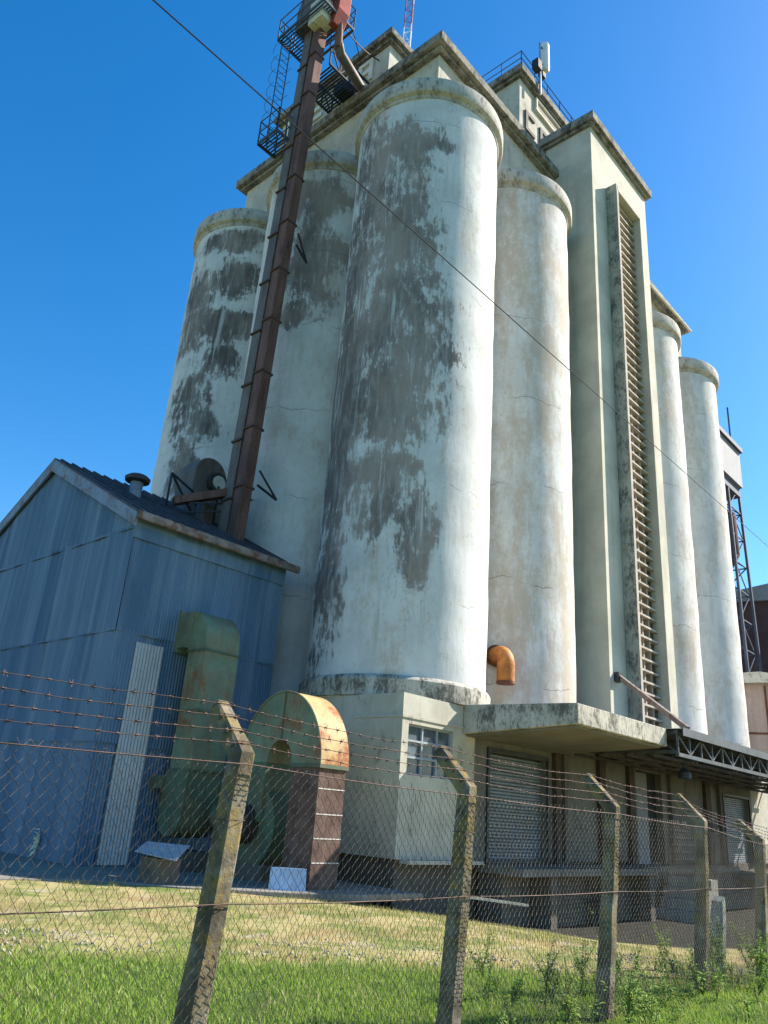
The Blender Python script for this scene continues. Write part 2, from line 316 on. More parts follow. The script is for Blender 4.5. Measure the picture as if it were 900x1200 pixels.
# ------------------------------------------------------------------ mesh builder
class MB:
    def __init__(s): s.v = []; s.f = []; s.n = 0
    def add(s, vs, fs):
        o = s.n; s.v += [tuple(map(float, p)) for p in vs]; s.f += [tuple(i+o for i in f) for f in fs]; s.n += len(vs); return s
    def box(s, x0, x1, y0, y1, z0, z1):
        vs = [(x, y, z) for z in (z0, z1) for (x, y) in ((x0, y0), (x1, y0), (x1, y1), (x0, y1))]
        return s.add(vs, [(3, 2, 1, 0), (4, 5, 6, 7), (0, 1, 5, 4), (1, 2, 6, 5), (2, 3, 7, 6), (3, 0, 4, 7)])
    def bar(s, a, b, w, h=None, up=(0, 0, 1)):
        a, b = Vector(a), Vector(b); h = h or w; d = (b-a).normalized(); u = Vector(up)
        if abs(d.dot(u)) > .98: u = Vector((1, 0, 0))
        r = d.cross(u).normalized()*(w/2); u = r.cross(d).normalized()*(h/2)
        vs = [p + i*r + j*u for p in (a, b) for (i, j) in ((-1, -1), (1, -1), (1, 1), (-1, 1))]
        return s.add(vs, [(0, 1, 2, 3), (7, 6, 5, 4), (0, 4, 5, 1), (1, 5, 6, 2), (2, 6, 7, 3), (3, 7, 4, 0)])
    def tube(s, pts, r, n=8, cap=True):
        pts = [Vector(p) for p in pts]; k = len(pts); rs = r if isinstance(r, (list, tuple)) else [r]*k
        up = Vector((0, 0, 1)); vs = []
        for i, p in enumerate(pts):
            d = (pts[min(i+1, k-1)] - pts[max(i-1, 0)]).normalized()
            q = up if abs(d.dot(up)) < .95 else Vector((1, 0, 0))
            if i == 0: a = d.cross(q).normalized()
            else: a = (a - d*a.dot(d)).normalized()
            b = d.cross(a)
            for j in range(n):
                t = 2*math.pi*j/n; vs.append(p + rs[i]*(math.cos(t)*a + math.sin(t)*b))
        fs = [(i*n+j, i*n+(j+1) % n, (i+1)*n+(j+1) % n, (i+1)*n+j) for i in range(k-1) for j in range(n)]
        if cap: fs += [tuple(range(n-1, -1, -1)), tuple(range((k-1)*n, k*n))]
        return s.add(vs, fs)
    def lathe(s, prof, cx, cy, n=96, capend=True):
        vs = [(cx+r*math.cos(2*math.pi*j/n), cy+r*math.sin(2*math.pi*j/n), z) for (r, z) in prof for j in range(n)]
        k = len(prof)
        fs = [(i*n+j, i*n+(j+1) % n, (i+1)*n+(j+1) % n, (i+1)*n+j) for i in range(k-1) for j in range(n)]
        if capend: fs += [tuple(range(n-1, -1, -1)), tuple(range((k-1)*n, k*n))]
        return s.add(vs, fs)
    def prism(s, poly, axis, a, b):
        """poly: 2-D outline; axis 'x' -> (y,z), 'y' -> (x,z), 'z' -> (x,y)"""
        def P(p, t): return {'x': (t, p[0], p[1]), 'y': (p[0], t, p[1]), 'z': (p[0], p[1], t)}[axis]
        n = len(poly); vs = [P(p, a) for p in poly] + [P(p, b) for p in poly]
        fs = [tuple(range(n-1, -1, -1)), tuple(range(n, 2*n))] + [(i, (i+1) % n, n+(i+1) % n, n+i) for i in range(n)]
        return s.add(vs, fs)
    def build(s, name, mat, parent=None, smooth=False, bevel=0, label=None):
        o = root_loc(parent)
        me = bpy.data.meshes.new(name)
        me.from_pydata([(x-o[0], y-o[1], z-o[2]) for x, y, z in s.v], [], s.f)
        bm = bmesh.new(); bm.from_mesh(me); bmesh.ops.recalc_face_normals(bm, faces=bm.faces); bm.to_mesh(me); bm.free()
        me.materials.append(mat)
        if smooth:
            me.polygons.foreach_set('use_smooth', [True]*len(me.polygons))
            try: me.set_sharp_from_angle(angle=R(35))
            except Exception: pass
        ob = bpy.data.objects.new(name, me); COL.objects.link(ob)
        if parent is not None: ob.parent = parent
        if bevel:
            m = ob.modifiers.new('bevel', 'BEVEL'); m.width = bevel; m.segments = 2; m.limit_method = 'ANGLE'
        if label: ob['label'] = label
        return ob

LOC = {}
def root_loc(p):
    while p is not None and p.parent is not None: p = p.parent
    return LOC.get(p.name, (0, 0, 0)) if p is not None else (0, 0, 0)
def tag(o, label=None, cat=None, group=None, kind=None):
    if label: o['label'] = label
    if cat: o['category'] = cat
    if group: o['group'] = group
    if kind: o['kind'] = kind
    return o
def thing(name, loc, label, cat, group=None):
    o = bpy.data.objects.new(name, None); o.empty_display_size = .3; COL.objects.link(o)
    o.location = loc; LOC[o.name] = tuple(loc); return tag(o, label, cat, group)
def copy_tree(o, loc, label):
    c = o.copy(); COL.objects.link(c); c.location = loc; c['label'] = label; LOC[c.name] = tuple(loc)
    for ch in o.children:
        d = ch.copy(); COL.objects.link(d); d.parent = c
        for g in ch.children:
            e = g.copy(); COL.objects.link(e); e.parent = d
    return c
def single(mb, name, mat, label, cat, group=None, loc=None, **k):
    """a thing that is one mesh, with its origin at loc"""
    ob = mb.build(name, mat, None, **k)
    if loc is not None:
        ob.data.transform(Matrix.Translation(-Vector(loc))); ob.location = loc
    return tag(ob, label, cat, group)
def array_mesh(name, V, F, mat, n_per):
    me = bpy.data.meshes.new(name)
    me.vertices.add(len(V)); me.vertices.foreach_set('co', V.astype(np.float32).ravel())
    nf = len(F); me.loops.add(nf*n_per); me.loops.foreach_set('vertex_index', F.astype(np.int32).ravel())
    me.polygons.add(nf); me.polygons.foreach_set('loop_start', np.arange(0, nf*n_per, n_per, dtype=np.int32))
    me.update(calc_edges=True); me.validate(); me.materials.append(mat)
    ob = bpy.data.objects.new(name, me); COL.objects.link(ob); return ob

# ------------------------------------------------------------------ ground
def make_ground():
    xs = np.unique(np.concatenate([[-900, -400, -150, -60, -30, -15], np.arange(-8, 30, .5), [32, 36, 42, 50, 60, 90, 160, 400, 900]]))
    ys = np.unique(np.concatenate([[-900, -400, -150, -60, -30, -10], np.arange(-4, 20, .5), [22, 26, 32, 40, 60, 90, 160, 400, 900]]))
    X, Y = np.meshgrid(xs, ys); Z = terrain(X, Y)
    near = (X > -8) & (X < 30) & (Y > -4) & (Y < 20)
    Z = Z + near*(.015*np.sin(X*1.9+Y*.7)*np.cos(Y*1.3-X*.4))
    mb = MB(); nx = len(xs); ny = len(ys)
    mb.v = list(zip(X.ravel(), Y.ravel(), Z.ravel())); mb.n = len(mb.v)
    mb.f = [(j*nx+i, j*nx+i+1, (j+1)*nx+i+1, (j+1)*nx+i) for j in range(ny-1) for i in range(nx-1)]
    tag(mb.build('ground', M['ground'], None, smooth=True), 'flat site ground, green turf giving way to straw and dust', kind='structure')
    ap = MB().prism([(-2, 16.9), (3, 16.2), (6.5, 15.2), (8.6, 14.6), (9.5, 13.4), (11.2, 12.2), (12.6, 11.6), (14.4, 11.5), (14.4, 17.3), (9.5, 17.3), (9.38, 30), (-2, 30)], 'z', -.1, .035)
    tag(ap.build('path', M['apron'], None, bevel=.02), 'grey concrete apron along the foot of the blue shed', kind='structure')
make_ground()

def blades(name, pts, hlo, hhi, w, mat, lean=.5):
    n = len(pts); x, y = pts[:, 0], pts[:, 1]; z = terrain(x, y) - .01
    a = rng.uniform(0, 2*np.pi, n); h = rng.uniform(hlo, hhi, n)*rng.uniform(.6, 1, n); l = rng.uniform(.1, lean, n)*h
    b = rng.uniform(0, 2*np.pi, n); ww = w*rng.uniform(.6, 1.3, n)
    V = np.zeros((n, 5, 3)); dx, dy = np.cos(a)*ww/2, np.sin(a)*ww/2; lx, ly = np.cos(b)*l, np.sin(b)*l
    V[:, 0] = np.stack([x-dx, y-dy, z], 1); V[:, 1] = np.stack([x+dx, y+dy, z], 1)
    V[:, 2] = np.stack([x+lx*.35+dx*.8, y+ly*.35+dy*.8, z+h*.6], 1); V[:, 3] = np.stack([x+lx*.35-dx*.8, y+ly*.35-dy*.8, z+h*.6], 1)
    V[:, 4] = np.stack([x+lx, y+ly, z+h], 1)
    i = np.arange(n)*5
    F = np.concatenate([np.stack([i, i+1, i+2], 1), np.stack([i, i+2, i+3], 1), np.stack([i+3, i+2, i+4], 1)])
    return array_mesh(name, V.reshape(-1, 3), F, mat, 3)
def scatter(n, x0, x1, y0, y1, keep):
    p = np.stack([rng.uniform(x0, x1, n), rng.uniform(y0, y1, n)], 1); return p[keep(p[:, 0], p[:, 1])]
def clump(x, y): return np.sin(x*2.1+np.sin(y*1.7)*1.5)+np.sin(y*2.6+np.sin(x*1.2)*1.3)+.8*np.sin(x*5.3-y*4.1)
inview = lambda x, y: (x > -.7+.12*(y-3)) & (x*.0+y > 2.4) & (y < 1.85*x+7.0) & (y > .26*x-.5)
p = scatter(420000, -1, 17, 2.6, 11.5, lambda x, y: inview(x, y) & (y < green_edge(x)+.35*np.sin(x*3.1)*np.cos(x*1.3+1)+rng.normal(0, .42, len(x))) & (clump(x*1.6, y*1.6)+rng.normal(0, .8, len(x)) > -1.7) & (rng.random(len(x)) < np.clip(1.5-.065*np.hypot(x, y), .25, 1)))
tag(blades('turf_grass', p, .035, .09, .008, M['turf'], 1.0), 'bright green mown turf in front of and under the fence', 'grass', kind='stuff')
p = scatter(90000, 0, 17, 4, 15.5, lambda x, y: inview(x, y) & (y > green_edge(x)-.3) & (clump(x, y)+rng.normal(0, .7, len(x)) > -.3) & ~((x > 12.8) & (y+.46*x > 17.7+rng.normal(0, .12, len(x)))) & (y < 12.2) | ((y > green_edge(x)-.2) & (y < 15.2-.45*(x-8)) & (x < 12) & (clump(x*1.3, y) > .2)))
tag(blades('straw_grass', p, .03, .10, .008, M['drygrass'], .9), 'thin straw coloured grass on the dusty strip before the building', 'grass', kind='stuff')
p = scatter(16000, 0, 14, 2.8, 9.5, lambda x, y: inview(x, y) & (y < green_edge(x)) & (clump(x*2.3+1, y*2.3) > .6))
tag(blades('dead_grass', p, .05, .16, .006, M['drygrass'], 1.1), 'dry dead grass stems scattered through the green turf', 'grass', kind='stuff')
def stones():
    n = 1500; p = scatter(9000, 0, 16, 4.4, 14, lambda x, y: inview(x, y) & (y > green_edge(x)+.1) & (y < green_edge(x)+1.5+.6*np.sin(x*1.7)))[:n]
    n = len(p); base = np.array([(1, 0, 0), (-1, 0, 0), (0, 1, 0), (0, -1, 0), (0, 0, 1), (0, 0, -1)], float)
    s = rng.uniform(.01, .035, (n, 1, 1))*rng.uniform(.5, 1.3, (n, 6, 1)); V = base[None]*s
    V[:, :, 0] += p[:, None, 0]; V[:, :, 1] += p[:, None, 1]; V[:, :, 2] += (terrain(p[:, 0], p[:, 1])+.006)[:, None]
    T = np.array([(0, 2, 4), (2, 1, 4), (1, 3, 4), (3, 0, 4), (2, 0, 5), (1, 2, 5), (3, 1, 5), (0, 3, 5)])
    F = (np.arange(n)[:, None, None]*6+T[None]).reshape(-1, 3)
    tag(array_mesh('gravel', V.reshape(-1, 3), F, M['stone'], 3), 'pale stones scattered where the turf ends', 'gravel', kind='stuff')
stones()

# ------------------------------------------------------------------ silos
SR = 2.6
silo_spec = [
 ('big', (17.04, 15.0), 'widest grain silo at the corner, white paint flaking in big dark grey patches', .75, .45, 1.3,
  [(-2.75, 14.5, .75, 8.5), (-2.5, 8.2, .62, 2.4), (-2.45, 14.2, .8, 5.6), (-2.14, 21.8, .8, 3.1), (-.9, 19.6, 1.15, 2.5), (-.8, 15.6, 1.75, 2.1), (-.66, 12.7, 1.6, 1.3), (-.9, 9.9, .85, 1.3), (.3, 8.9, .6, .9), (-.7, 23.1, 1.2, .8)]),
 ('s2', (17.04, 20.2), 'half hidden grain silo just left of the big corner silo, behind the rusty elevator leg', .35, .5, 4.1,
  [(-.6, 23.0, .95, 1.4), (-.45, 20.5, 1.15, 1.6), (-.9, 18.1, .6, .5)]),
 ('s1', (17.04, 25.4), 'leftmost grain silo, sooty black blotches over white, standing behind the blue shed roof', 1.25, .1, 7.7,
  [(-1.25, 24.0, 1.3, .55), (-.7, 22.1, 1.2, .75), (-.85, 19.9, 1.5, .75), (-.75, 18.2, .7, .9), (-1.9, 16.6, .8, 1.3), (-.8, 15.0, .6, .55), (-1.5, 13.1, .7, .9), (-2.5, 20.9, .9, 2.4)]),
 ('r', (22.24, 15.0), 'cream stained grain silo between the big corner silo and the louvred stair tower', .1, 1.0, 2.9, []),
 ('f1', (33.6, 15.0), 'slim looking grain silo directly right of the louvred stair tower', .3, .8, 5.3, []),
 ('f2', (38.9, 15.0), 'rightmost grain silo, clean white with a few grey scuffs', .3, .6, 6.1, [])]
def make_silo(key, c, label, grey, peach, seed, blobs):
    t = thing('grain_silo', (c[0], c[1], 0), label, 'silo', 'round grain silos of the elevator')
    d = math.hypot(*c); f = (-c[0]/d, -c[1]/d)
    m = silo_paint(key, 'flaking_paint_'+key, f, blobs, grey, peach, seed)
    # gently uneven shaft
    mb = MB(); n = 128; zs = np.linspace(4.3, 24.95, 40)
    vs = []
    for k, z in enumerate(zs):
        for j in range(n):
            a = 2*math.pi*j/n; r = SR + .008*math.sin(z*2.3+a*3+seed) + .006*math.sin(a*7+z*.9+seed) + (.012 if k % 6 == 0 else 0)
            vs.append((c[0]+r*math.cos(a), c[1]+r*math.sin(a), z))
    mb.add(vs, [(i*n+j, i*n+(j+1) % n, (i+1)*n+(j+1) % n, (i+1)*n+j) for i in range(len(zs)-1) for j in range(n)])
    mb.build('shaft', m, t, smooth=True)
    cap = MB().lathe([(SR-.02, 24.85), (SR+.04, 24.9), (SR+.06, 25.0), (SR+.19, 25.08), (SR+.215, 25.16), (SR+.215, 25.6), (SR+.19, 25.68), (SR+.08, 25.71), (SR-.3, 25.74)], *c)
    cap.build('cap_ring', M['ring'], t, smooth=True)
    if key == 'big':
        MB().lathe([(SR-.02, 4.33), (SR+.13, 4.335), (SR+.14, 4.78), (SR+.08, 4.86), (SR-.02, 4.9)], *c).build('base_ring', M['canopy'], t, smooth=True)
    return t
for s_ in silo_spec: make_silo(*s_)

# ------------------------------------------------------------------ roof gallery, machine rooms, stair tower
def cornice_ring(x0, x1, y0, y1, z0, z1, ov, mat, t, name='cornice'):
    mb = MB()
    mb.box(x0-ov, x1+ov, y0-ov, y1+ov, z0+.16, z1)
    mb.box(x0-ov*.55, x1+ov*.55, y0-ov*.55, y1+ov*.55, z0, z0+.157)
    return mb.build(name, mat, t, bevel=.025)
g = thing('roof_gallery', (28, 20.4, 25.7), 'long cream gallery storey with dark cornice on top of the silos', 'gallery')
MB().box(16.5, 39.75, 14.27, 26.05, 25.6, 29.25).build('wall', M['gallery'], g)
cornice_ring(16.5, 39.75, 14.27, 26.05, 29.2, 29.78, .44, M['cornice'], g)
MB().box(16.12, 40.13, 13.89, 26.43, 29.783, 29.86).build('roof', M['darkroof'], g)
MB().tube([(40.0, 13.7, 29.3), (36.5, 13.72, 29.25), (31.1, 13.75, 29.2)], .07, 8).build('gutter_pipe', M['paleplate'], g, smooth=True)

def glyph(ch, w=.9, h=1.3, s=.22):
    """block letters as unions of bars in (u, v)"""
    L = {'C': [(0, 0, s, h), (s, 0, w, s), (s, h-s, w, h)],
         'E': [(0, 0, s, h), (s, 0, w, s), (s, h-s, w, h), (s, h/2-s/2, w*.8, h/2+s/2)],
         'S': [(0, 0, w, s), (0, h-s, w, h), (0, h/2-s/2, w, h/2+s/2), (0, h/2+s/2, s, h-s), (w-s, s, w, h/2-s/2)],
         'A': [(0, 0, s, h-s), (w-s, 0, w, h-s), (0, h-s, w, h), (s, h*.40, w-s, h*.40+s)]}
    return L[ch]
def letters(word, t, mat, plane, start, step, z, place):
    for i, ch in enumerate(word):
        mb = MB()
        for (u0, v0, u1, v1) in glyph(ch):
            a, b = start + step*i + (u0 if step > 0 else -u0), start + step*i + (u1 if step > 0 else -u1)
            a, b = min(a, b), max(a, b)
            if plane == 'x': mb.box(place-.09, place+.004, a, b, z+v0, z+v1)
            else: mb.box(a, b, place-.09, place+.004, z+v0, z+v1)
        mb.build('letter', mat, t)
M['letter'] = wall_mat('letter_cream', (.72, .69, .58), (.3, .28, .22), .15, .3, seed=12, scale=2)
M['letterdark'] = plain('letter_dark', (.12, .105, .085), .3, 3)
h1 = thing('machine_room', (21, 21.2, 29.8), 'low machine room on the roof behind the elevator head, with raised letters', 'machine room')
MB().box(17.1, 24.9, 17.68, 24.8, 29.75, 33.15).build('wall', M['gallery'], h1)
cornice_ring(17.1, 24.9, 17.68, 24.8, 33.1, 33.6, .36, M['cornice'], h1)
letters('CESA', h1, M['letter'], 'x', 24.3, -1.6, 31.72, 17.1)
fr = MB(); y0, y1, z0, z1 = 19.95, 20.9, 32.45, 33.09
fr.box(16.98, 17.098, y0-.12, y0, z0-.1, z1); fr.box(16.98, 17.098, y1, y1+.12, z0-.1, z1); fr.box(16.98, 17.098, y0-.001, y1+.001, z0-.1, z0)
w_ = fr.build('window', M['letter'], h1); MB().box(17.06, 17.096, y0, y1, z0, z1).build('pane', M['hollow'], w_)
h2 = thing('machine_room', (28.2, 19, 29.8), 'tall machine room with railing and raised letters, above the stair tower', 'machine room')
MB().box(25.45, 31.6, 16.35, 22, 29.75, 38.05).build('wall', M['gallery'], h2)
cornice_ring(25.45, 31.6, 16.35, 22, 38.0, 38.6, .36, M['cornice'], h2)
letters('CESA', h2, M['letterdark'], 'y', 25.95, 1.42, 34.9, 16.35)
wb = MB(); wb.box(26.9, 31.1, 16.2, 16.348, 37.0, 37.12); wb.box(26.9, 27.02, 16.2, 16.348, 37.12, 37.9); wb.box(27.02, 31.1, 16.2, 16.348, 37.78, 37.9); wb.box(31.1, 31.22, 16.2, 16.348, 37.0, 37.9)
w2 = wb.build('window', M['letter'], h2); MB().box(27.02, 31.1, 16.3, 16.346, 37.12, 37.78).build('pane', M['mullion'], w2)
rl = MB(); zz = 38.6; xa, xb, ya, yb = 25.2, 31.8, 16.1, 22.2
for (a, b) in (((xa, ya), (xb, ya)), ((xa, ya), (xa, yb)), ((xb, ya), (xb, yb))):
    for z_ in (.45, .95): rl.tube([(*a, zz+z_), (*b, zz+z_)], .025, 6)
    for k in range(6):
        q = (a[0]+(b[0]-a[0])*k/5, a[1]+(b[1]-a[1])*k/5); rl.tube([(*q, zz-.02), (*q, zz+.98)], .028, 6)
rl.build('railing', M['rail'], h2)

an = thing('phone_antenna', (26.95, 16.0, 38.6), 'white tubular phone antenna clamped to a pole on the tall machine room', 'antenna')
MB().tube([(26.75, 15.9, 37.7), (26.75, 15.9, 41.6)], .06, 8).build('pole', M['galv'], an, smooth=True)
MB().lathe([(.02, 39.75), (.2, 39.78), (.24, 39.9), (.24, 41.7), (.2, 41.82), (.02, 41.85)], 27.2, 15.85, 20).build('radome', M['antenna'], an, smooth=True)
for q in ((26.3, 26.72, 15.75, 16.15, 39.3, 39.95), (26.85, 27.2, 15.8, 16.1, 39.2, 39.6)): MB().box(*q).build('radio_unit', M['steel'], an, bevel=.03)
for a, b in (((26.75, 15.9, 41.3), (27.2, 15.85, 41.3)), ((26.75, 15.9, 40.1), (27.2, 15.85, 40.1)), ((26.75, 15.9, 38.75), (26.75, 16.3, 38.3))): MB().bar(a, b, .06).build('bracket', M['steel'], an)

ms = thing('lattice_mast', (22.0, 21.4, 33.6), 'slim red and white lattice radio mast on the low machine room roof', 'mast')
tri = [(22.0+.27*math.cos(a), 21.4+.27*math.sin(a)) for a in (R(10), R(130), R(250))]
for seg in range(8):
    mb = MB(); z0 = 33.6+seg*2.2; z1 = z0+2.2
    for k in range(3):
        a, b = tri[k], tri[(k+1) % 3]
        mb.tube([(*a, z0), (*a, z1)], .03, 6)
        for q in range(5):
            za = z0+q*.44; mb.tube([(*(a if q % 2 else b), za), (*(b if q % 2 else a), za+.44)], .015, 5)
    mb.build('section', M['redpaint'] if seg % 2 == 0 else M['antenna'], ms)

tw = thing('stair_tower', (27.75, 13.3, 0), 'tall flat fronted cream stair tower with one long vertical louvred opening', 'tower')
TX0, TX1, TY = 24.9, 30.6, 12.2
FX0, FX1, FZ0, FZ1 = 26.2, 28.85, 5.0, 28.75
mb = MB()
mb.box(TX0, FX0+.1, TY, 14.5, 4.34, 31.4); mb.box(FX1-.1, TX1, TY, 14.5, 4.34, 31.4)
mb.box(FX0+.1, FX1-.1, TY, 14.5, 4.34, FZ0+.1); mb.box(FX0+.1, FX1-.1, TY, 14.5, FZ1-.1, 31.4); mb.box(FX0+.1, FX1-.1, TY+.42, 14.5, FZ0+.1, FZ1-.1)
mb.build('wall', M['tower'], tw)
cornice_ring(TX0, TX1, TY, 14.5, 31.35, 31.95, .28, M['cornice'], tw)
lv = MB().box(FX0, FX0+.2, TY-.5, TY-.002, FZ0, FZ1).build('louvre_frame', M['fin'], tw, bevel=.015)
MB().box(FX0+.02, FX0+.19, TY-.512, TY-.503, FZ0, FZ1-.35).build('edge_band', M['slat'], lv)
fr2 = MB(); fr2.box(FX1-.2, FX1, TY-.5, TY-.002, FZ0, FZ1); fr2.box(FX0+.203, FX1-.203, TY-.498, TY+.3, FZ1-.3, FZ1-.003)
fr2.build('louvre_frame', M['tower'], tw, bevel=.01)
MB().box(FX0+.21, FX1-.21, TY+.30, TY+.41, FZ0+.11, FZ1-.31).build('louvre_backing', M['louvreback'], tw)
mul = MB()
for k in range(1, 4):
    x = FX0+.2+(FX1-FX0-.4)*k/4; mul.box(x-.055, x+.055, TY-.1, TY+.2, FZ0+.1, FZ1-.31)
mul.build('mullion', M['mullion'], tw)
zz = FZ0+.35; k = 0
while zz < FZ1-.5:
    MB().box(FX0+.204, FX1-.204, TY-.2, TY+.15, zz, zz+.07).build('louvre_slat', M['slat'], tw); zz += .415; k += 1
# ------------------------------------------------------------------ base building
bb = thing('silo_base_building', (28, 20, 0), 'cream plastered ground floor block carrying the silos, with window and roller shutters', 'building')
BX0, BX1, BY0, BY1, BZ = 14.44, 41.4, 12.4, 28.0, 4.32
mb = MB()
WX0, WX1, WZ0, WZ1 = 14.68, 16.45, 2.45, 3.62
# front wall pieces around the openings (window, two shutters, one doorway)
def front(openings, z0, z1):
    xs = BX0
    for (a, b, c, d) in openings:
        mb.box(xs, a, BY0, BY0+.35, z0, z1)
        if c > z0: mb.box(a, b, BY0, BY0+.35, z0, c)
        if d < z1: mb.box(a, b, BY0, BY0+.35, d, z1)
        xs = b
    mb.box(xs, BX1, BY0, BY0+.35, z0, z1)
def ops_split(o): return o
ops = [(WX0, WX1, WZ0, WZ1), (18.05, 21.0, .55, 3.3), (27.0, 29.1, .55, 3.55), (35.2, 38.3, .55, 3.2)]
ops_l, ops_r = ops[:2], ops[2:]
BX1_, BX1 = BX1, 17.4
front(ops[:1], .62, BZ)
BX1 = BX1_
mb.box(BX0, BX1, BY0+.352, BY1, .62, BZ-.003)
mb.build('wall', M['base'], bb)
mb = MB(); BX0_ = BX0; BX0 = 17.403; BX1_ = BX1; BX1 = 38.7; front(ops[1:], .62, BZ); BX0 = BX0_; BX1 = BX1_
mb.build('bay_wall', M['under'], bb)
MB().box(38.703, BX1, BY0, BY0+.35, .62, BZ).build('end_wall', M['base'], bb)
MB().box(BX0+.14, BX1-.1, BY0+.12, BY1, -.95, .617).build('plinth', M['plinth'], bb)
gl = MB(); gl.box(BX0-.03, BX0+.2, BY0-.032, BY0+1.6, 3.74, 3.8); gl.box(BX0+.2, 16.9, BY0-.03, BY0-.002, 3.74, 3.8)
gl.build('string_course', M['base'], bb)
wf = MB(); y = BY0+.1
for x in (WX0, WX0+.6, WX0+1.18, WX1-.05): wf.box(x, x+.05, y-.03, y+.03, WZ0, WZ1)
for z in (WZ0, WZ0+.38, WZ0+.76, WZ1-.05): wf.box(WX0+.002, WX1-.002, y-.028, y+.028, z, z+.05)
wn = wf.build('window', M['winframe'], bb)
MB().box(WX0, WX1, y+.032, y+.05, WZ0, WZ1).build('pane', M['glass'], wn)
def shutter(x0, x1, z0, z1):
    mb = MB(); n = int((z1-z0)/.085); poly = []
    for i in range(n):
        z = z0+i*.085; poly += [(BY0+.2, z), (BY0+.165, z+.02), (BY0+.165, z+.065), (BY0+.2, z+.085)]
    poly += [(BY0+.3, z0+n*.085), (BY0+.3, z0)]
    mb.prism(poly, 'x', x0, x1)
    s = mb.build('roller_shutter', M['shutter'], bb)
    h = MB(); h.box(x0-.09, x0-.003, BY0-.06, BY0-.002, z0, z1+.1); h.box(x1+.003, x1+.09, BY0-.06, BY0-.002, z0, z1+.1); h.box(x0-.003, x1+.003, BY0-.06, BY0-.002, z1+.003, z1+.1)
    h.build('guide_rail', M['steel'], s); return s
shutter(18.05, 21.0, .55, 3.3); shutter(35.2, 38.3, .55, 3.2)
MB().box(27.0, 29.1, BY0+.25, BY0+.34, .55, 3.55).build('doorway', M['dark_door'], bb)
dl = MB(); dl.box(27.02, 27.95, BY0+.05, BY0+.12, .55, 3.5); dl.build('door_leaf', M['fargrey'], bb)
for (x0, x1) in ((21.35, 21.65), (21.85, 22.0), (24.1, 24.5), (26.2, 26.6), (29.6, 29.85), (33.0, 33.5), (34.5, 34.75)):
    MB().box(x0, x1, BY0-.14, BY0-.002, .55, BZ-.35).build('pilaster', M['brown'] if x1-x0 > .28 else M['plinth'], bb)
dk = MB(); dk.box(17.55, 25.2, 11.0, 12.398, .36, .545); dk.box(25.2, 34.0, 11.55, 12.398, .36, .545); dk.box(34.0, 40.2, 11.0, 12.398, .1, .33)
d_ = dk.build('loading_dock', M['under'], bb, bevel=.015)
dw = MB(); dw.box(17.7, 40, 11.7, 12.39, -.95, .357); dw.box(19, 19.3, 11.1, 11.69, -.95, .357); dw.box(22, 22.3, 11.1, 11.69, -.95, .357); dw.box(24.8, 25.1, 11.1, 11.69, -.95, .357)
dw.build('dock_wall', M['plinth'], d_)
st = MB(); st.box(14.6, 17.5, 12.1, 12.398, .54, .617); st.build('ledge', M['base'], bb)
for i in range(4): MB().box(26.0+i*.35, 27.6, 10.1+.0, 11.5, -.9+i*.3, -.6+i*.3-.004).build('step', M['soffit'], bb)
single(MB().bar((14.9, 11.0, .04), (17.0, 10.6, -.16), .22, .05), 'loose_plank', M['stub'], 'grey weathered plank lying flat in the grass edge before the loading dock', 'plank', loc=(14.9, 11.0, .04))
# concrete canopy
cp = thing('concrete_canopy', (19.3, 10.8, 3.7), 'cantilevered concrete canopy slab, front edge black with lichen', 'canopy')
MB().prism([(9.1, 3.82), (9.1, 4.30), (12.395, 4.36), (12.395, 3.62)], 'x', 16.85, 21.9).build('slab', M['canopy'], cp, bevel=.02)
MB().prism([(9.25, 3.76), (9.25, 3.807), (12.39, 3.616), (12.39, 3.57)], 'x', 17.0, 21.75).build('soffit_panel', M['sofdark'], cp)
lamp = MB(); lamp.box(19.55, 19.85, 11.2, 11.5, 4.35, 4.5)
single(lamp, 'junction_box', M['steel'], 'small dark box lying on the concrete canopy under the orange pipe', 'box', loc=(19.7, 11.35, 4.35))
# steel truss canopy
tc = thing('truss_canopy', (31, 10.6, 3.6), 'dark steel lattice truss canopy carrying on right of the concrete slab', 'canopy')
Y1 = 8.85; X0, X1 = 21.95, 40.6
ch = MB()
for z in (4.22, 3.62): ch.box(X0, X1, Y1-.05, Y1+.05, z-.05, z+.05)
ch.build('chord', M['truss'], tc)
wbm = MB(); n = 22; dx = (X1-X0-.1)/n
for i in range(n+1):
    x = X0+.05+i*dx; wbm.bar((x, Y1, 3.67), (x, Y1, 4.17), .055)
    if i < n:
        a, b = (3.67, 4.17) if i % 2 else (4.17, 3.67); wbm.bar((x, Y1, a), (x+dx, Y1, b), .045)
wbm.build('lattice', M['truss'], tc)
for i in range(8):
    raf = MB()
    x = X0+.15+i*(X1-X0-.3)/7
    for z in (4.22, 3.70): raf.bar((x, Y1+.055, z), (x, 12.39, z), .07, .09)
    for k in range(5):
        ya = Y1+.1+k*.65; raf.bar((x, ya, 4.2 if k % 2 else 3.72), (x, ya+.65, 3.72 if k % 2 else 4.2), .04)
    raf.build('rafter', M['truss'], tc)
pu = MB()
for k in range(4): y = Y1+.7+k*.8; pu.box(X0, X1, y-.035, y+.035, 3.56, 3.645)
pu.build('purlin', M['brown'], tc)
rs = MB(); pts = []
n = 150
for i in range(n+1):
    x = X0-.05+(X1-X0+.15)*i/n; pts.append((x, 4.30+.025*math.sin(i*math.pi*.5)))
rs.prism(pts+[(x, z-.012) for (x, z) in reversed(pts)], 'y', Y1-.18, 12.39)
rs.build('roof', M['sheetroof'], tc)
MB().box(X0, X1, Y1-.2, Y1-.182, 4.12, 4.34).build('fascia', M['truss'], tc)
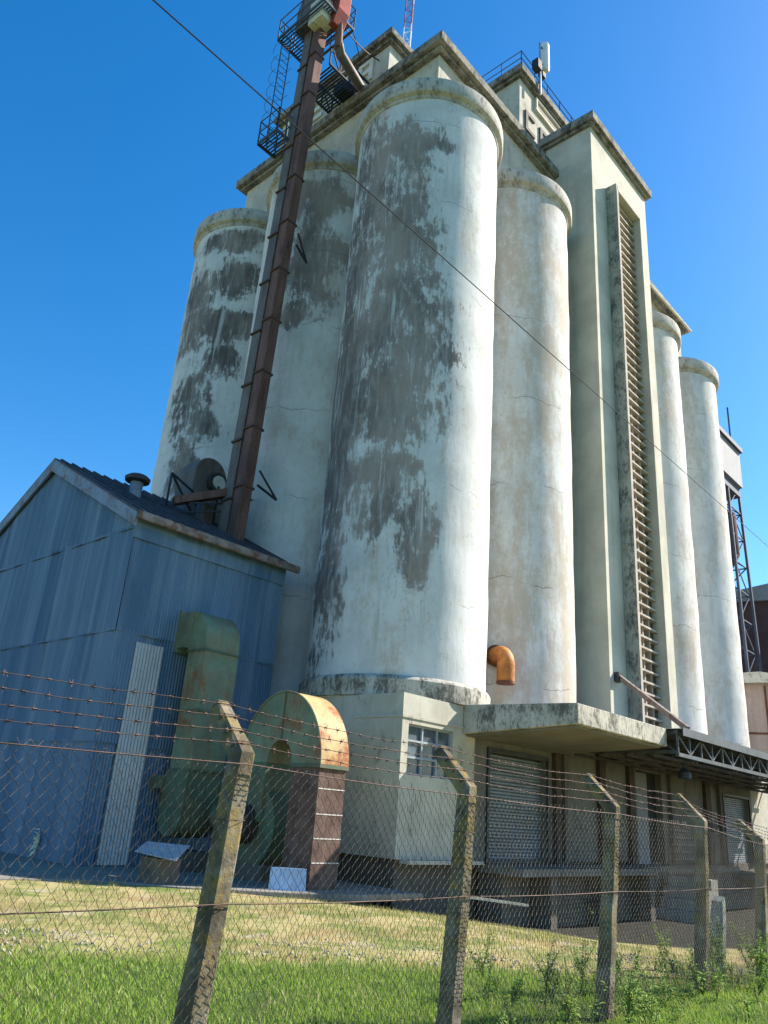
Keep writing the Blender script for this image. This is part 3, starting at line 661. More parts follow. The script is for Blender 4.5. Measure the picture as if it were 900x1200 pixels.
hl = MB(); hl.tube([(24.0, 9.5, 3.58), (24.0, 9.5, 3.4)], .03, 6); hl.lathe([(.06, 3.42), (.17, 3.3), (.19, 3.12), (.05, 3.1)], 24.0, 9.5, 16)
single(hl, 'hanging_lamp', M['steel'], 'dark unlit lamp hanging under the steel truss canopy', 'lamp', loc=(24, 9.5, 3.58), smooth=True)
tr = thing('tie_rod', (25.3, 12.15, 6.4), 'slanting rusty tie beam from the stair tower down to the truss canopy', 'tie beam')
MB().bar((25.35, 12.05, 6.45), (23.1, 8.95, 4.42), .09, .16).build('beam', M['gutter'], tr)
MB().box(25.2, 25.5, 12.02, 12.198, 6.3, 6.62).build('anchor_plate', M['steel'], tr)

# orange gooseneck
og = thing('gooseneck_pipe', (20.3, 13.9, 6.2), 'orange rusty gooseneck pipe poking out beside the big corner silo', 'pipe')
c0 = Vector((20.1, 13.8, 6.3)); dirv = Vector((-.45, -.9, 0)).normalized(); pts = [c0, c0+dirv*.55]
for k in range(1, 8):
    a = k/7*math.pi/2; pts.append(c0+dirv*(.55+.38*math.sin(a))+Vector((0, 0, -.38*(1-math.cos(a)))))
pts.append(pts[-1]+Vector((0, 0, -.52)))
MB().tube(pts, .27, 18).build('pipe', M['orange'], og, smooth=True)
e_ = pts[-1]
MB().lathe([(.24, e_.z-.03), (.275, e_.z-.03), (.275, e_.z+.05), (.24, e_.z+.05)], e_.x, e_.y, 18).build('collar', M['rust'], og)
MB().tube([c0+dirv*.30, c0+dirv*.36], .34, 18).build('wall_flange', M['rust'], og)

# ------------------------------------------------------------------ blue shed
SX, SY, EX = 9.44, 17.4, 14.42
RY, RZ, EZ = 22.85, 11.15, 8.36
GY = 2*RY-SY
sh = thing('corrugated_shed', (12, 20, 0), 'blue corrugated iron shed with gable end, built against the silos', 'shed')
def roofz(y): return RZ-abs(y-RY)*(RZ-EZ)/(RY-SY)
def dent(a, z, s): return .014*math.sin(a*2.4+s)*math.sin(z*.5+s*1.3)+.012*math.sin(a*5.1+z*.35+s)
def sheet(name, plane, a0, a1, zlo, zhi, off, wave, amp, mat, seed=0.0, topf=None):
    """one tier of corrugated sheets"""
    na = int((a1-a0)/wave*6); nz = 12; vs = []; fs = []
    for i in range(na+1):
        a = a0+(a1-a0)*i/na; top = topf(a) if topf else zhi
        for j in range(nz+1):
            z = zlo+(top-zlo)*j/nz; d = off+amp*math.sin(2*math.pi*a/wave)+dent(a, z, seed)
            vs.append((SX-d, a, z) if plane == 'x' else (a, SY-d, z))
    for i in range(na):
        for j in range(nz): k = i*(nz+1)+j; fs.append((k, k+nz+1, k+nz+2, k+1))
    return MB().add(vs, fs).build(name, mat, sh, smooth=False)
W_ = .085; A_ = .011
for (zl, zh, of) in ((.02, 2.75, .0), (2.65, 5.33, .03), (5.25, 7.97, .06)):
    sheet('gable_sheet', 'x', SY-of, GY, zl, zh, of, W_, A_, M['bluesheet'], zl)
    sheet('side_sheet', 'y', SX-of, EX, zl, zh if zh < 7 else 7.93, of, W_, A_, M['bluesheet'], zl+4)
sheet('gable_sheet', 'x', SY-.085, GY, 7.87, 8, .09, W_, A_, M['bluesheet'], 9.1, topf=lambda y: roofz(max(y, SY))-.03)
MB().box(SX-.1, EX, SY-.105, SY-.085, 7.62, 8.3).build('side_board', M['bluesheet'], sh)
sheet('patch_sheet', 'y', 9.98, 10.78, .05, 5.08, .088, .085, .012, M['patch'], 2)
MB().box(SX+.12, EX, SY+.12, GY-.1, 0, 8.2).build('lining', M['hollow'], sh)
MB().prism([(SY+.05, 8.1), (RY, RZ-.2), (GY-.05, 8.1)], 'x', SX+.1, EX).build('lining', M['hollow'], sh)
for sgn in (1, -1):
    ya = RY+sgn*.0; yb = RY+sgn*(RY-SY+.28); zb = RZ-(RY-SY+.28)*(RZ-EZ)/(RY-SY)
    pr_ = [(RY, RZ), (yb, zb), (yb, zb+.05), (RY, RZ+.05)]
    MB().prism(pr_, 'x', SX-.22, EX+.02).build('roof', M['darkroof'], sh)
    MB().prism([(RY, RZ-.40), (yb, zb-.36), (yb, zb-.003), (RY, RZ-.003)], 'x', SX-.225, SX-.16).build('barge_board', M['flash'], sh)
rb = MB()
for i in range(14):
    x = SX+.0+i*.37; rb.bar((x, SY-.27, EZ-.14+.075), (x, RY, RZ+.075), .07, .05)
rb.build('roof_rib', M['darkroof'], sh)
MB().box(SX-.2, EX+.3, SY-.40, SY-.285, EZ-.32, EZ-.10).build('gutter', M['gutter'], sh, bevel=.03)
tf = MB()
for i in range(90):
    a = rng.uniform(0, 6.28); b = rng.uniform(-.3, 1.2); l = rng.uniform(.07, .24); c0 = np.array([SX-.05, 19.06+rng.normal(0, .06), .40+rng.normal(0, .10)])
    d = np.array([-abs(math.cos(b))*.5, math.cos(a)*.8, math.sin(a)*1.1-.1])*l; w = np.array([0, .015, .012])
    tf.add([c0-w, c0+w, c0+d], [(0, 1, 2)])
tf.build('torn_lining', M['tuft'], sh)
vz = roofz(20.3); rvt = thing('roof_vent', (10.75, 20.3, vz), 'small round cowl vent on the blue shed roof', 'vent')
MB().lathe([(.19, vz-.1), (.19, vz+.5)], 10.75, 20.3, 20).build('stack', M['flash'], rvt, smooth=True)
MB().lathe([(.21, vz+.46), (.36, vz+.5), (.38, vz+.6), (.28, vz+.68), (.02, vz+.72)], 10.75, 20.3, 20).build('cap', M['darkroof'], rvt, smooth=True)

# loose sheet on block, pale board
ls = thing('fibre_sheet', (9.5, 14.1, 0), 'tilted grey corrugated sheet lying on a low block before the shed', 'sheet')
MB().box(9.3, 9.78, 13.85, 14.5, .03, .47).build('block', M['plinth'], ls)
A_4, B_4, C_4, D_4 = (Vector(v) for v in ((9.07, 14.38, .56), (9.38, 13.45, .47), (9.91, 13.81, .72), (9.56, 14.78, .72)))
nn = (B_4-A_4).cross(D_4-A_4).normalized(); mb = MB(); vs = []; NV = 56
for lay in (0, 1):
    for v in range(NV+1):
        for u in (0, 1):
            t = v/NV; p = (A_4 if u == 0 else B_4).lerp(D_4 if u == 0 else C_4, t); vs.append(p+nn*(.012*math.sin(t*2*math.pi*8)-.008*lay))
o_ = 2*(NV+1); fs = []
for v in range(NV): fs += [(2*v, 2*v+1, 2*v+3, 2*v+2), (o_+2*v, o_+2*v+2, o_+2*v+3, o_+2*v+1), (2*v, 2*v+2, o_+2*v+2, o_+2*v), (2*v+1, o_+2*v+1, o_+2*v+3, 2*v+3)]
fs += [(0, o_, o_+1, 1), (2*NV, 2*NV+1, o_+2*NV+1, o_+2*NV)]
mb.add(vs, fs).build('sheet', M['asbestos'], ls)
pb = thing('pale_board', (11.35, 12.35, 0), 'pale blue weathered board leaning against the brown brick shaft', 'board')
b_ = MB(); b_.bar((11.07, 12.5, .04), (11.27, 12.55, .44), .03, .03); b_ = MB().add([(11.1, 12.72, .03), (11.66, 12.26, .03), (11.72, 12.34, .43), (11.18, 12.80, .43), (11.13, 12.755, .03), (11.69, 12.295, .03), (11.75, 12.375, .43), (11.21, 12.835, .43)], [(0, 1, 2, 3), (7, 6, 5, 4), (0, 4, 5, 1), (1, 5, 6, 2), (2, 6, 7, 3), (3, 7, 4, 0)])
b_.build('board', M['panelblue'], pb)

# ------------------------------------------------------------------ green ducts and fan
gd = thing('green_elbow_duct', (11.6, 16.6, 0), 'tall green rust spotted duct bending out of the blue shed wall', 'duct')
DX0, DX1 = 11.1, 12.12
prof = [(17.33, 5.12), (17.33, 6.02), (16.95, 6.05)]
for k in range(0, 9):
    a = k/8*math.pi/2; prof.append((16.75-.75*math.sin(a), 5.25+.78*math.cos(a)))
prof += [(16.0, 5.2), (16.72, 5.2)]
for k in range(1, 5):
    a = k/4*math.pi/2; prof.append((16.72+.25*(1-math.cos(a)), 5.2-.25+.12+.0*a+.05*math.sin(a)))
prof = prof[:12]+[(16.0, 5.02), (16.72, 5.0), (16.80, 5.09), (16.95, 5.13)]
MB().prism(prof, 'x', DX0, DX1).build('elbow', M['greenduct'], gd, bevel=.02)
MB().box(DX0-.03, DX1+.03, 17.24, 17.37, 5.02, 6.1).build('flange', M['greenduct'], gd)
def taper(x0, x1, ya, yb, z0, x2, x3, yc, yd, z1):
    vs = [(x0, ya, z0), (x1, ya, z0), (x1, yb, z0), (x0, yb, z0), (x2, yc, z1), (x3, yc, z1), (x3, yd, z1), (x2, yd, z1)]
    return MB().add(vs, [(3, 2, 1, 0), (4, 5, 6, 7), (0, 1, 5, 4), (1, 2, 6, 5), (2, 3, 7, 6), (3, 0, 4, 7)])
taper(DX0, DX1-.02, 15.97, 16.72, 3.55, DX0, DX1, 16.0, 16.72, 5.0).build('duct_section', M['greenduct'], gd, bevel=.015)
taper(DX0+.0, DX1-.02, 15.93, 16.74, 2.2, DX0, DX1-.02, 15.97, 16.72, 3.53).build('duct_section', M['greenduct'], gd, bevel=.015)
for (z, y) in ((5.0, 16.0), (3.54, 15.96), (2.19, 15.92)): MB().box(DX0-.03, DX1+.03, y-.03, 16.76, z-.02, z+.03).build('joint_flange', M['greendark'], gd)
lo = [(15.92, 2.17), (16.78, 2.17), (16.85, 1.35)]
for k in range(0, 9):
    a = k/8*math.pi; lo.append((16.4+.42*math.cos(a), 1.12-.40*math.sin(a)))
lo += [(15.9, 1.4)]
MB().prism(lo, 'x', DX0-.05, DX0+.98).build('fan_inlet', M['greendark'], gd, bevel=.02)
MB().box(DX0-.1, DX0+.9, 16.75, 17.3, 1.75, 2.05).build('support_arm', M['greendark'], gd)
ft = MB(); ft.box(11.2, 12.0, 15.9, 16.9, .03, .45); ft.build('footing', M['plinth'], gd)

hd = thing('hooped_duct', (12.3, 13.6, 0), 'half round green fan hood with ochre rusty edge on a brown brick shaft', 'duct')
HX0, HX1 = 11.9, 12.72
YC, ZC, RO, RI = 13.75, 2.45, 1.32, .42
def arc(r, a0, a1, n=20): return [(YC-r*math.cos(a0+(a1-a0)*i/n), ZC+r*1.17*math.sin(a0+(a1-a0)*i/n)) for i in range(n+1)]
outer = arc(RO, 0, math.pi, 28); inner = arc(RI, math.pi, 0, 16)
mb = MB(); prof = [(y, z) for y, z in outer]+[(y, z) for y, z in inner]
# hoop side plates built as quads so that the hollow stays clean
N = 28; o2 = arc(RO, 0, math.pi, N); i2 = arc(RI, 0, math.pi, N)
def hoop(x, o_, i_): return [(x, y, z) for y, z in o_]+[(x, y, z) for y, z in i_]
mb.add(hoop(HX0, o2, i2)+hoop(HX1, o2, i2), [q for k in range(N) for q in ((k, k+1, N+1+k+1, N+1+k), (2*N+2+k, 3*N+3+k, 3*N+4+k, 2*N+3+k), (N+1+k, N+2+k, 3*N+4+k, 3*N+3+k))])
mb.build('hood', M['greenduct'], hd)
o3 = arc(RO+.012, 0, math.pi, N); ty = MB()
ty.add([(HX0-.03, y, z) for y, z in o3]+[(HX1+.03, y, z) for y, z in o3], [(k, k+1, N+2+k, N+1+k) for k in range(N)])
ty.build('top_sheet', M['hoodtop'], hd, smooth=True)
MB().tube([(HX0-.015, y, z) for y, z in o3], .022, 6).build('rim', M['greenduct'], hd)
MB().box(HX0-.02, HX0-.002, YC-.02, YC+.02, ZC+RI*1.17, ZC+RO*1.17-.01).build('seam', M['greendark'], hd)
rz = MB(); rz.box(HX0-.02, HX1+.03, YC-RO-.03, YC-RI, ZC-.08, ZC-.003)
rz.build('seam', M['greendark'], hd)
MB().box(HX0+.02, HX1-.01, YC-RO+.02, YC-RI-.02, 0.02, ZC-.083).build('brick_shaft', M['shaft'], hd)
jt = MB()
for z in (.52, .98, 1.45, 1.95): jt.box(HX0+.03, HX1-.005, YC-RO+.012, YC-RO+.017, z, z+.022)
jt.build('joint_strip', M['joint'], hd)
MB().box(HX0+.02, HX1-.02, YC+RI+.02, YC+RO-.02, 1.2, ZC-.003).build('down_duct', M['greendark'], hd)
vol = MB(); vp = []
for k in range(33):
    a = k/32*2*math.pi; r = .82+.22*k/32; vp.append((14.72+r*math.cos(a), 1.15+r*math.sin(a)))
vol.prism(vp, 'x', HX0+.1, HX1-.1).build('fan_volute', M['greendark'], hd)
vi = MB().tube([(HX0-.25, 14.72, 1.15), (HX0+.1, 14.72, 1.15)], .42, 24).build('fan_eye', M['hollow'], hd, smooth=True)
MB().tube([(HX0-.1, 15.2, 1.2), (HX0+.3, 16.0, 1.3)], .33, 16).build('link_pipe', M['greendark'], hd, smooth=True)
MB().box(HX0+.05, HX1, 14.0, 15.6, .03, .35).build('fan_base', M['plinth'], hd)

# ------------------------------------------------------------------ elevator leg
el = thing('bucket_elevator', (13.4, 18.7, 9), 'tall rusty twin bucket elevator leg rising from the shed roof past the silos', 'elevator')
def legpt(z, dx=0, dy=0): k = (z-9)/24.0; return (13.45+.15*k+dx, 18.95-.62*k+dy, z)
LA = MB().bar(legpt(8.6, 0, .27), legpt(32.3, 0, .27), .40, .44, up=(0, 1, 0)).build('trunking', M['leggrey'], el, bevel=.02, label='grey green left hand elevator trunking')
LB = MB().bar(legpt(8.6, 0, -.24), legpt(32.3, 0, -.24), .38, .42, up=(0, 1, 0)).build('trunking', M['rustred'], el, bevel=.02, label='rust red right hand elevator trunking')
for k in range(11):
    z = 10.4+k*2.05
    MB().bar(legpt(z, 0, .27+.25), legpt(z, 0, .27-.24), .52, .07, up=(0, 0, 1)).build('joint_flange', M['flange'], el); MB().bar(legpt(z+.35, 0, -.24+.22), legpt(z+.35, 0, -.24-.23), .50, .07, up=(0, 0, 1)).build('joint_flange', M['flange'], el)
hp = Vector(legpt(32.3)); DZ = -1.1
def sh_(pl): return [(a, z+DZ) for a, z in pl]
hmb = MB().prism(sh_([(hp.y+.95, 32.2), (hp.y+.95, 33.4), (hp.y+.6, 34.2), (hp.y-.3, 34.5), (hp.y-1.0, 34.0), (hp.y-1.0, 33.2), (hp.y-.6, 32.1), (hp.y-.2, 32.2)]), 'x', 13.15, 14.15)
hmb.build('head_casing', M['leggrey'], el, bevel=.03)
MB().box(13.05, 13.7, hp.y-.85, hp.y-.05, 30.55, 31.75).build('inspection_plate', M['paleplate'], el)
MB().prism(sh_([(hp.y-1.02, 34.0), (hp.y-1.32, 33.7), (hp.y-1.28, 32.2), (hp.y-1.02, 31.6), (hp.y-.75, 31.6), (hp.y-.75, 32.1)]), 'x', 13.5, 14.1).build('discharge_hood', M['redpaint'], el, bevel=.02)
MB().tube([(13.85, hp.y-1.0, 30.9), (14.15, hp.y-.75, 29.9)], .16, 14).build('spout', M['rustred'], el, smooth=True)
MB().tube([(14.15, hp.y-.75, 30.05), (14.35, hp.y-.7, 29.75), (15.95, 18.05, 29.75)], .2, 16).build('spout', M['leggrey'], el, smooth=True)
def platform(x0, x1, y0, y1, z, hole, name='platform'):
    mb = MB()
    for k in range(int((x1-x0)/.12)):
        x = x0+k*.12
        for (a, b) in ((y0, hole[2]), (hole[3], y1)) if hole[0] < x < hole[1] else ((y0, y1),):
            if b > a: mb.box(x, x+.05, a, b, z-.04, z)
    for (a, b) in (((x0, y0), (x1, y0)), ((x1, y0), (x1, y1)), ((x1, y1), (x0, y1)), ((x0, y1), (x0, y0))):
        mb.bar((*a, z-.08), (*b, z-.08), .06, .12)
    p = mb.build(name, M['rail'], el)
    r = MB()
    for (a, b) in (((x0, y0), (x1, y0)), ((x1, y0), (x1, y1)), ((x1, y1), (x0, y1)), ((x0, y1), (x0, y0))):
        for h in (.5, 1.05): r.tube([(*a, z+h), (*b, z+h)], .024, 6)
        for k in range(3): q = (a[0]+(b[0]-a[0])*k/2, a[1]+(b[1]-a[1])*k/2); r.tube([(*q, z-.05), (*q, z+1.06)], .024, 6)
    r.build('railing', M['rail'], p); return p
platform(12.85, 14.5, 17.2, 19.95, 31.0, (13.05, 14.0, 17.8, 18.95))
platform(12.75, 13.6, 18.9, 20.0, 25.3, (13.0, 14.0, 18.5, 18.97))
ld = MB()
for dx in (0, .42): ld.tube([(12.95+dx, 19.75, 25.2), (12.95+dx, 19.75, 31.6)], .022, 6)
for k in range(18): ld.tube([(12.95, 19.75, 25.5+k*.33), (13.37, 19.75, 25.5+k*.33)], .014, 5)
for k in range(7):
    z = 26+k*.75; ld.tube([(13.16+.38*math.cos(a), 19.78+.62*math.sin(a), z) for a in np.linspace(R(-10), R(190), 9)], .009, 5)
ld.build('ladder', M['rail'], el)
bk = MB()
for z in (10.9, 20.2):
    bk.bar(legpt(z, .3, -.5), (14.55, 18.35, z-.25), .06); bk.bar(legpt(z+.5, .3, -.5), (14.55, 18.35, z-.25), .05); bk.bar(legpt(z, .3, .3), (14.5, 19.6, z), .06)
bk.build('stay_bracket', M['steel'], el)
# walkway between leg and roof
wk = thing('roof_walkway', (15.3, 19.3, 29.8), 'dark steel truss walkway linking the elevator head to the roof edge', 'walkway')
w1 = MB()
for k in range(14): w1.box(14.55+k*.125, 14.6+k*.125, 18.45, 20.2, 29.88, 29.94)
for y in (18.45, 20.2):
    for z in (30.0, 31.0): w1.bar((14.5, y, z), (16.9, y, z), .08)
    for k in range(4):
        x = 14.5+k*.6; w1.bar((x, y, 30), (x, y, 31), .06); w1.bar((x, y, 30 if k % 2 else 31), (x+.6, y, 31 if k % 2 else 30), .05)
w1.build('truss', M['steel'], wk)
pl_ = MB(); pl_.box(15.6, 16.3, 18.75, 19.4, 29.97, 30.5); pl_.build('gear_box', M['steel'], wk, bevel=.05)
# fan scroll on the shed roof
cy = thing('roof_fan', (13.4, 21, 10.3), 'grey arched fan casing with dark round mouth on the shed roof', 'fan')
zb = roofz(21)-.1
ap = [(12.9, zb), (12.9, zb+1.5)]
for k in range(1, 12):
    a = math.pi-k/12*math.pi; ap.append((13.55+.65*math.cos(a), zb+1.5+.72*math.sin(a)))
ap += [(14.2, zb+1.5), (14.2, zb)]
MB().prism(ap, 'y', 20.7, 21.7).build('casing', M['leggrey'], cy, bevel=.03)
MB().tube([(13.75, 20.5, zb+1.35), (13.75, 20.72, zb+1.35)], .36, 24).build('mouth', M['hollow'], cy, smooth=True)
MB().tube([(13.75, 20.45, zb+1.35), (13.75, 20.52, zb+1.35)], .24, 20).build('mouth_plate', M['paleplate'], cy, smooth=True)
MB().bar((11.9, 20.0, zb-.05), (13.6, 19.3, zb+.7), .34, .24).build('chute', M['rustred'], cy)
fr3 = MB()
for (a, b) in (((11.9, 20.4, zb-.3), (11.9, 20.4, zb+1.0)), ((11.9, 20.4, zb+1.0), (12.9, 20.6, zb+.75)), ((11.9, 20.4, zb+1.0), (12.9, 20.6, zb+.1)), ((12.2, 19.6, zb-.4), (13.7, 19.4, zb+.1)), ((12.2, 19.6, zb-.1), (13.7, 19.4, zb+.35)), ((13.3, 19.8, zb-.5), (13.3, 19.8, zb+.9)), ((12.5, 19.7, zb-.6), (12.5, 19.7, zb+.4))): fr3.bar(a, b, .055)
fr3.build('support_frame', M['steel'], cy)
MB().box(12.9, 13.4, 19.9, 20.5, zb-.7, zb+.25).build('motor', M['leggrey'], cy, bevel=.05)

# ------------------------------------------------------------------ overhead cables
def cable(a, b, r, sag, label, n=40):
    a, b = Vector(a), Vector(b); pts = [a+(b-a)*(i/n)-Vector((0, 0, sag*4*(i/n)*(1-i/n))) for i in range(n+1)]
    return single(MB().tube(pts, r, 6), 'overhead_cable', M['cable'], label, 'cable', 'overhead cables', loc=tuple(a), smooth=True)
cable((1.53, 5.41, 8.63), (32.05, 7.05, 10.51), .0085, 0.0, 'long black service cable slanting down across the silos')
cable((14.1, 17.4, 30.9), (17.08, 18.3, 32.6), .03, .2, 'short cable from the elevator head to the machine room wall')
cable((14.2, 17.4, 32.2), (17.3, 19.6, 33.4), .02, .1, 'thin upper stay wire beside the elevator head')

# ------------------------------------------------------------------ far structures on the right
def facing(az, d): # local frame: x right, y away
    a = R(az); return Vector((math.cos(a)*d, math.sin(a)*d, 0)), Matrix.Rotation(a-math.pi/2, 4, 'Z')
def place(mb, az, d):
    o, rot = facing(az, d); mb.v = [tuple(rot @ Vector(v)+o) for v in mb.v]; return mb
ch_ = thing('conveyor_house', (52, 17, 25), 'grey sheet clad conveyor house high on blue steel lattice legs', 'tower')
MB().box(46, 54.6, 16, 19, 25.0, 27.8).build('house', M['fargrey'], ch_)
MB().box(45.9, 54.75, 15.8, 19.2, 27.803, 28.15).build('roof', M['farblue'], ch_)
MB().box(46, 54.6, 16.2, 18.8, 24.3, 24.997).build('underframe', M['farblue'], ch_)
lg = MB(); PX = [(52.2, 16.3), (54.5, 16.3), (54.5, 18.6), (52.2, 18.6)]
for (x, y) in PX: lg.bar((x, y, 24.3), (x+(.5 if x > 53 else -.2), y-.35 if y < 17 else y+.35, -1), .16)
for k in range(10):
    z = 5+k*2.0
    for i in range(4):
        a, b = PX[i], PX[(i+1) % 4]
        lg.bar((*a, z), (*b, z), .08); lg.bar((*(a if k % 2 else b), z), (*(b if k % 2 else a), z+2), .07)
lg.build('lattice_legs', M['farblue'], ch_)
MB().lathe([(.1, 18.2), (.9, 19.6), (.9, 22.6), (.7, 22.8)], 53.0, 17.1, 16).build('hopper', M['farred'], ch_, smooth=True)
MB().tube([(53.6, 16.2, 28.1), (53.6, 16.2, 31.2)], .06, 6).build('aerial', M['farblue'], ch_)
rb_o = thing('red_warehouse', (*facing(15.4, 64)[0][:2], 0), 'dark red brown sheet clad warehouse beyond the silos', 'warehouse')
mb = MB().box(-4.5, 9, 0, 14, 0, 18.6); place(mb, 15.4, 64).build('wall', M['farred'], rb_o)
mb = MB().prism([(-4.7, 18.5), (9.2, 18.5), (9.2, 18.9), (2, 20.2), (-4.7, 18.9)], 'y', -.3, 14); place(mb, 15.4, 64).build('roof', M['fargrey'], rb_o)
mb = MB()
for x in (-1.6, 1.2): mb.tube([(x, 1, 18.8), (x, 13, 18.8)], .75, 14)
place(mb, 15.4, 64).build('ridge_vent', M['farblue'], rb_o)
pk = thing('boarded_shed', (*facing(16.0, 48)[0][:2], 0), 'pinkish vertical boarded shed with a torn pale roof edge', 'shed')
mb = MB().box(-3.5, 1.2, 0, 8, 0, 9.6); place(mb, 16.0, 48).build('wall', M['farpink'], pk)
mb = MB().prism([(-3.7, 9.6), (1.4, 9.6), (1.4, 9.85), (-.4, 10.2), (-3.7, 10.0)], 'y', -.5, 8); place(mb, 16.0, 48).build('roof', M['paleplate'], pk)
mb = MB()
for x in (-1.9, -.3, .35): mb.box(x, x+.1, -.06, -.004, 0, 9.5)
mb.box(-3.5, 1.2, -.05, -.004, 6.9, 7.0); place(mb, 16.0, 48).build('cover_strip', M['rust'], pk)

# ------------------------------------------------------------------ fence
FY = 3.7
posts = [(2.92, 1.84, 2.86, 0.0, 'nearest and leftmost concrete fence post, lichen covered with a cranked top'),
         (5.11, 1.80, 5.12, 0.0, 'concrete fence post in front of the block window, second from the left'),
         (7.51, 1.78, 7.44, -.03, 'middle concrete fence post in front of the loading dock'),
         (9.75, 1.73, 9.75, -.08, 'concrete fence post beside the broken stub post'),
         (11.75, 1.58, 11.75, -.14, 'rightmost concrete fence post, cut by the right edge, with a thick dark arm')]
def make_post(i):
    xk, zk, xb, zb, lab = posts[i]
    t = thing('fence_post', (xb, FY+.15, zb), lab, 'fence post', 'cranked concrete fence posts')
    mb = MB(); w0, w1, wa = .074, .062, .05
    prof = [((xb, FY+.15, zb-.3), w0), ((xk, FY, zk), w1), ((xk, FY+.28, zk+.285 if i < 4 else zk+.22), wa)]
    # mitred square section with chamfered corners
    rings = []
    for j, ((x, y, z), w) in enumerate(prof):
        tilt = (0, 0, 0)[j] if j == 0 else (.38 if j == 1 else .78)
        c = []
        for (a, b) in ((-1, -.72), (-.72, -1), (.72, -1), (1, -.72), (1, .72), (.72, 1), (-.72, 1), (-1, .72)):
            dx, dd = a*w, b*w
            c.append((x+dx, y+dd*math.cos(tilt), z+(-1)*dd*math.sin(tilt)*(1 if j else 0)))
        rings.append(c)
    # subdivide lower shaft for slight unevenness
    allr = []
    for k in range(10):
        s = k/9; allr.append([tuple(rings[0][q][m]*(1-s)+rings[1][q][m]*s for m in range(3)) for q in range(8)])
    for k in range(1, 5):
        s = k/4; allr.append([tuple(rings[1][q][m]*(1-s)+rings[2][q][m]*s for m in range(3)) for q in range(8)])
    vs = []
    for k, r_ in enumerate(allr):
        jx, jy = rng.normal(0, .0022), rng.normal(0, .0022)
        vs += [(x+jx+rng.normal(0, .0015), y+jy+rng.normal(0, .0015), z) for x, y, z in r_]
    n = len(allr)
    fs = [(k*8+q, k*8+(q+1) % 8, (k+1)*8+(q+1) % 8, (k+1)*8+q) for k in range(n-1) for q in range(8)]+[tuple(range(7, -1, -1)), tuple(range((n-1)*8, n*8))]
    mb.add(vs, fs); mb.build('shaft', M['post'], t)
    for k, s in enumerate((.12, .38, .66, .93)):
        y, z = FY+.28*s, zk+(.285 if i < 4 else .22)*s
        MB().tube([(xk-.066, y-.01, z+.01), (xk-.055, y-.047, z+.045), (xk+.055, y-.047, z+.045), (xk+.066, y-.01, z+.01)], .003, 5).build('tie_wire', M['wire'], t)
    for z in (1.06, 1.5, .5): MB().tube([(xb+(xk-xb)*(z/zk)+.088*math.cos(a), FY+.15*(1-z/zk)+.088*math.sin(a), z+zb) for a in np.linspace(0, 2*math.pi, 9)], .0025, 4).build('tie_wire', M['wire'], t)
for i in range(5): make_post(i)
xs_ = [-.2]+[p_[0] for p_ in posts]+[13.9]; zk_ = [1.80]+[p_[1] for p_ in posts]+[1.5]
def kz(x): return float(np.interp(x, xs_, zk_))
def wire_y(z): return FY+.15*max(0, 1-z/1.8)-.085
# barbed strands
names = ['topmost barbed wire strand along the post arms', 'second barbed wire strand from the top of the fence', 'third barbed wire strand from the top of the fence', 'lowest barbed wire strand at the bend of the posts']
for k, s in enumerate((.93, .66, .38, .12)):
    pts = []; rr = np.random.default_rng(40+k)
    for b in range(len(xs_)-1):
        for j in range(12):
            t = j/12; x = xs_[b]+(xs_[b+1]-xs_[b])*t; dz = .22 if b >= 4 else .285
            pts.append((x, FY+.28*s-.052, kz(x)+dz*s+.035+(-.022*4*t*(1-t))*(1+.6*rr.random())+rr.normal(0, .0015)))
    mb = MB(); mb.tube(pts, .0022, 4)
    x = xs_[0]+.05
    P_ = np.array(pts)
    while x < xs_[-1]-.1:
        y = np.interp(x, P_[:, 0], P_[:, 1]); z = np.interp(x, P_[:, 0], P_[:, 2])
        for q in range(2):
            a = rr.uniform(0, 3.14); d = Vector((.25*rr.normal(), math.cos(a), math.sin(a))).normalized()*.021
            mb.tube([Vector((x+q*.012, y, z))-d, Vector((x+q*.012, y, z))+d], .0018, 3)
        mb.tube([(x-.006, y, z), (x+.016, y, z)], .0055, 5)
        x += .115+rr.normal(0, .006)
    single(mb, 'barbed_wire', M['wire'], names[k], 'barbed wire', 'barbed wire strands', loc=pts[0])
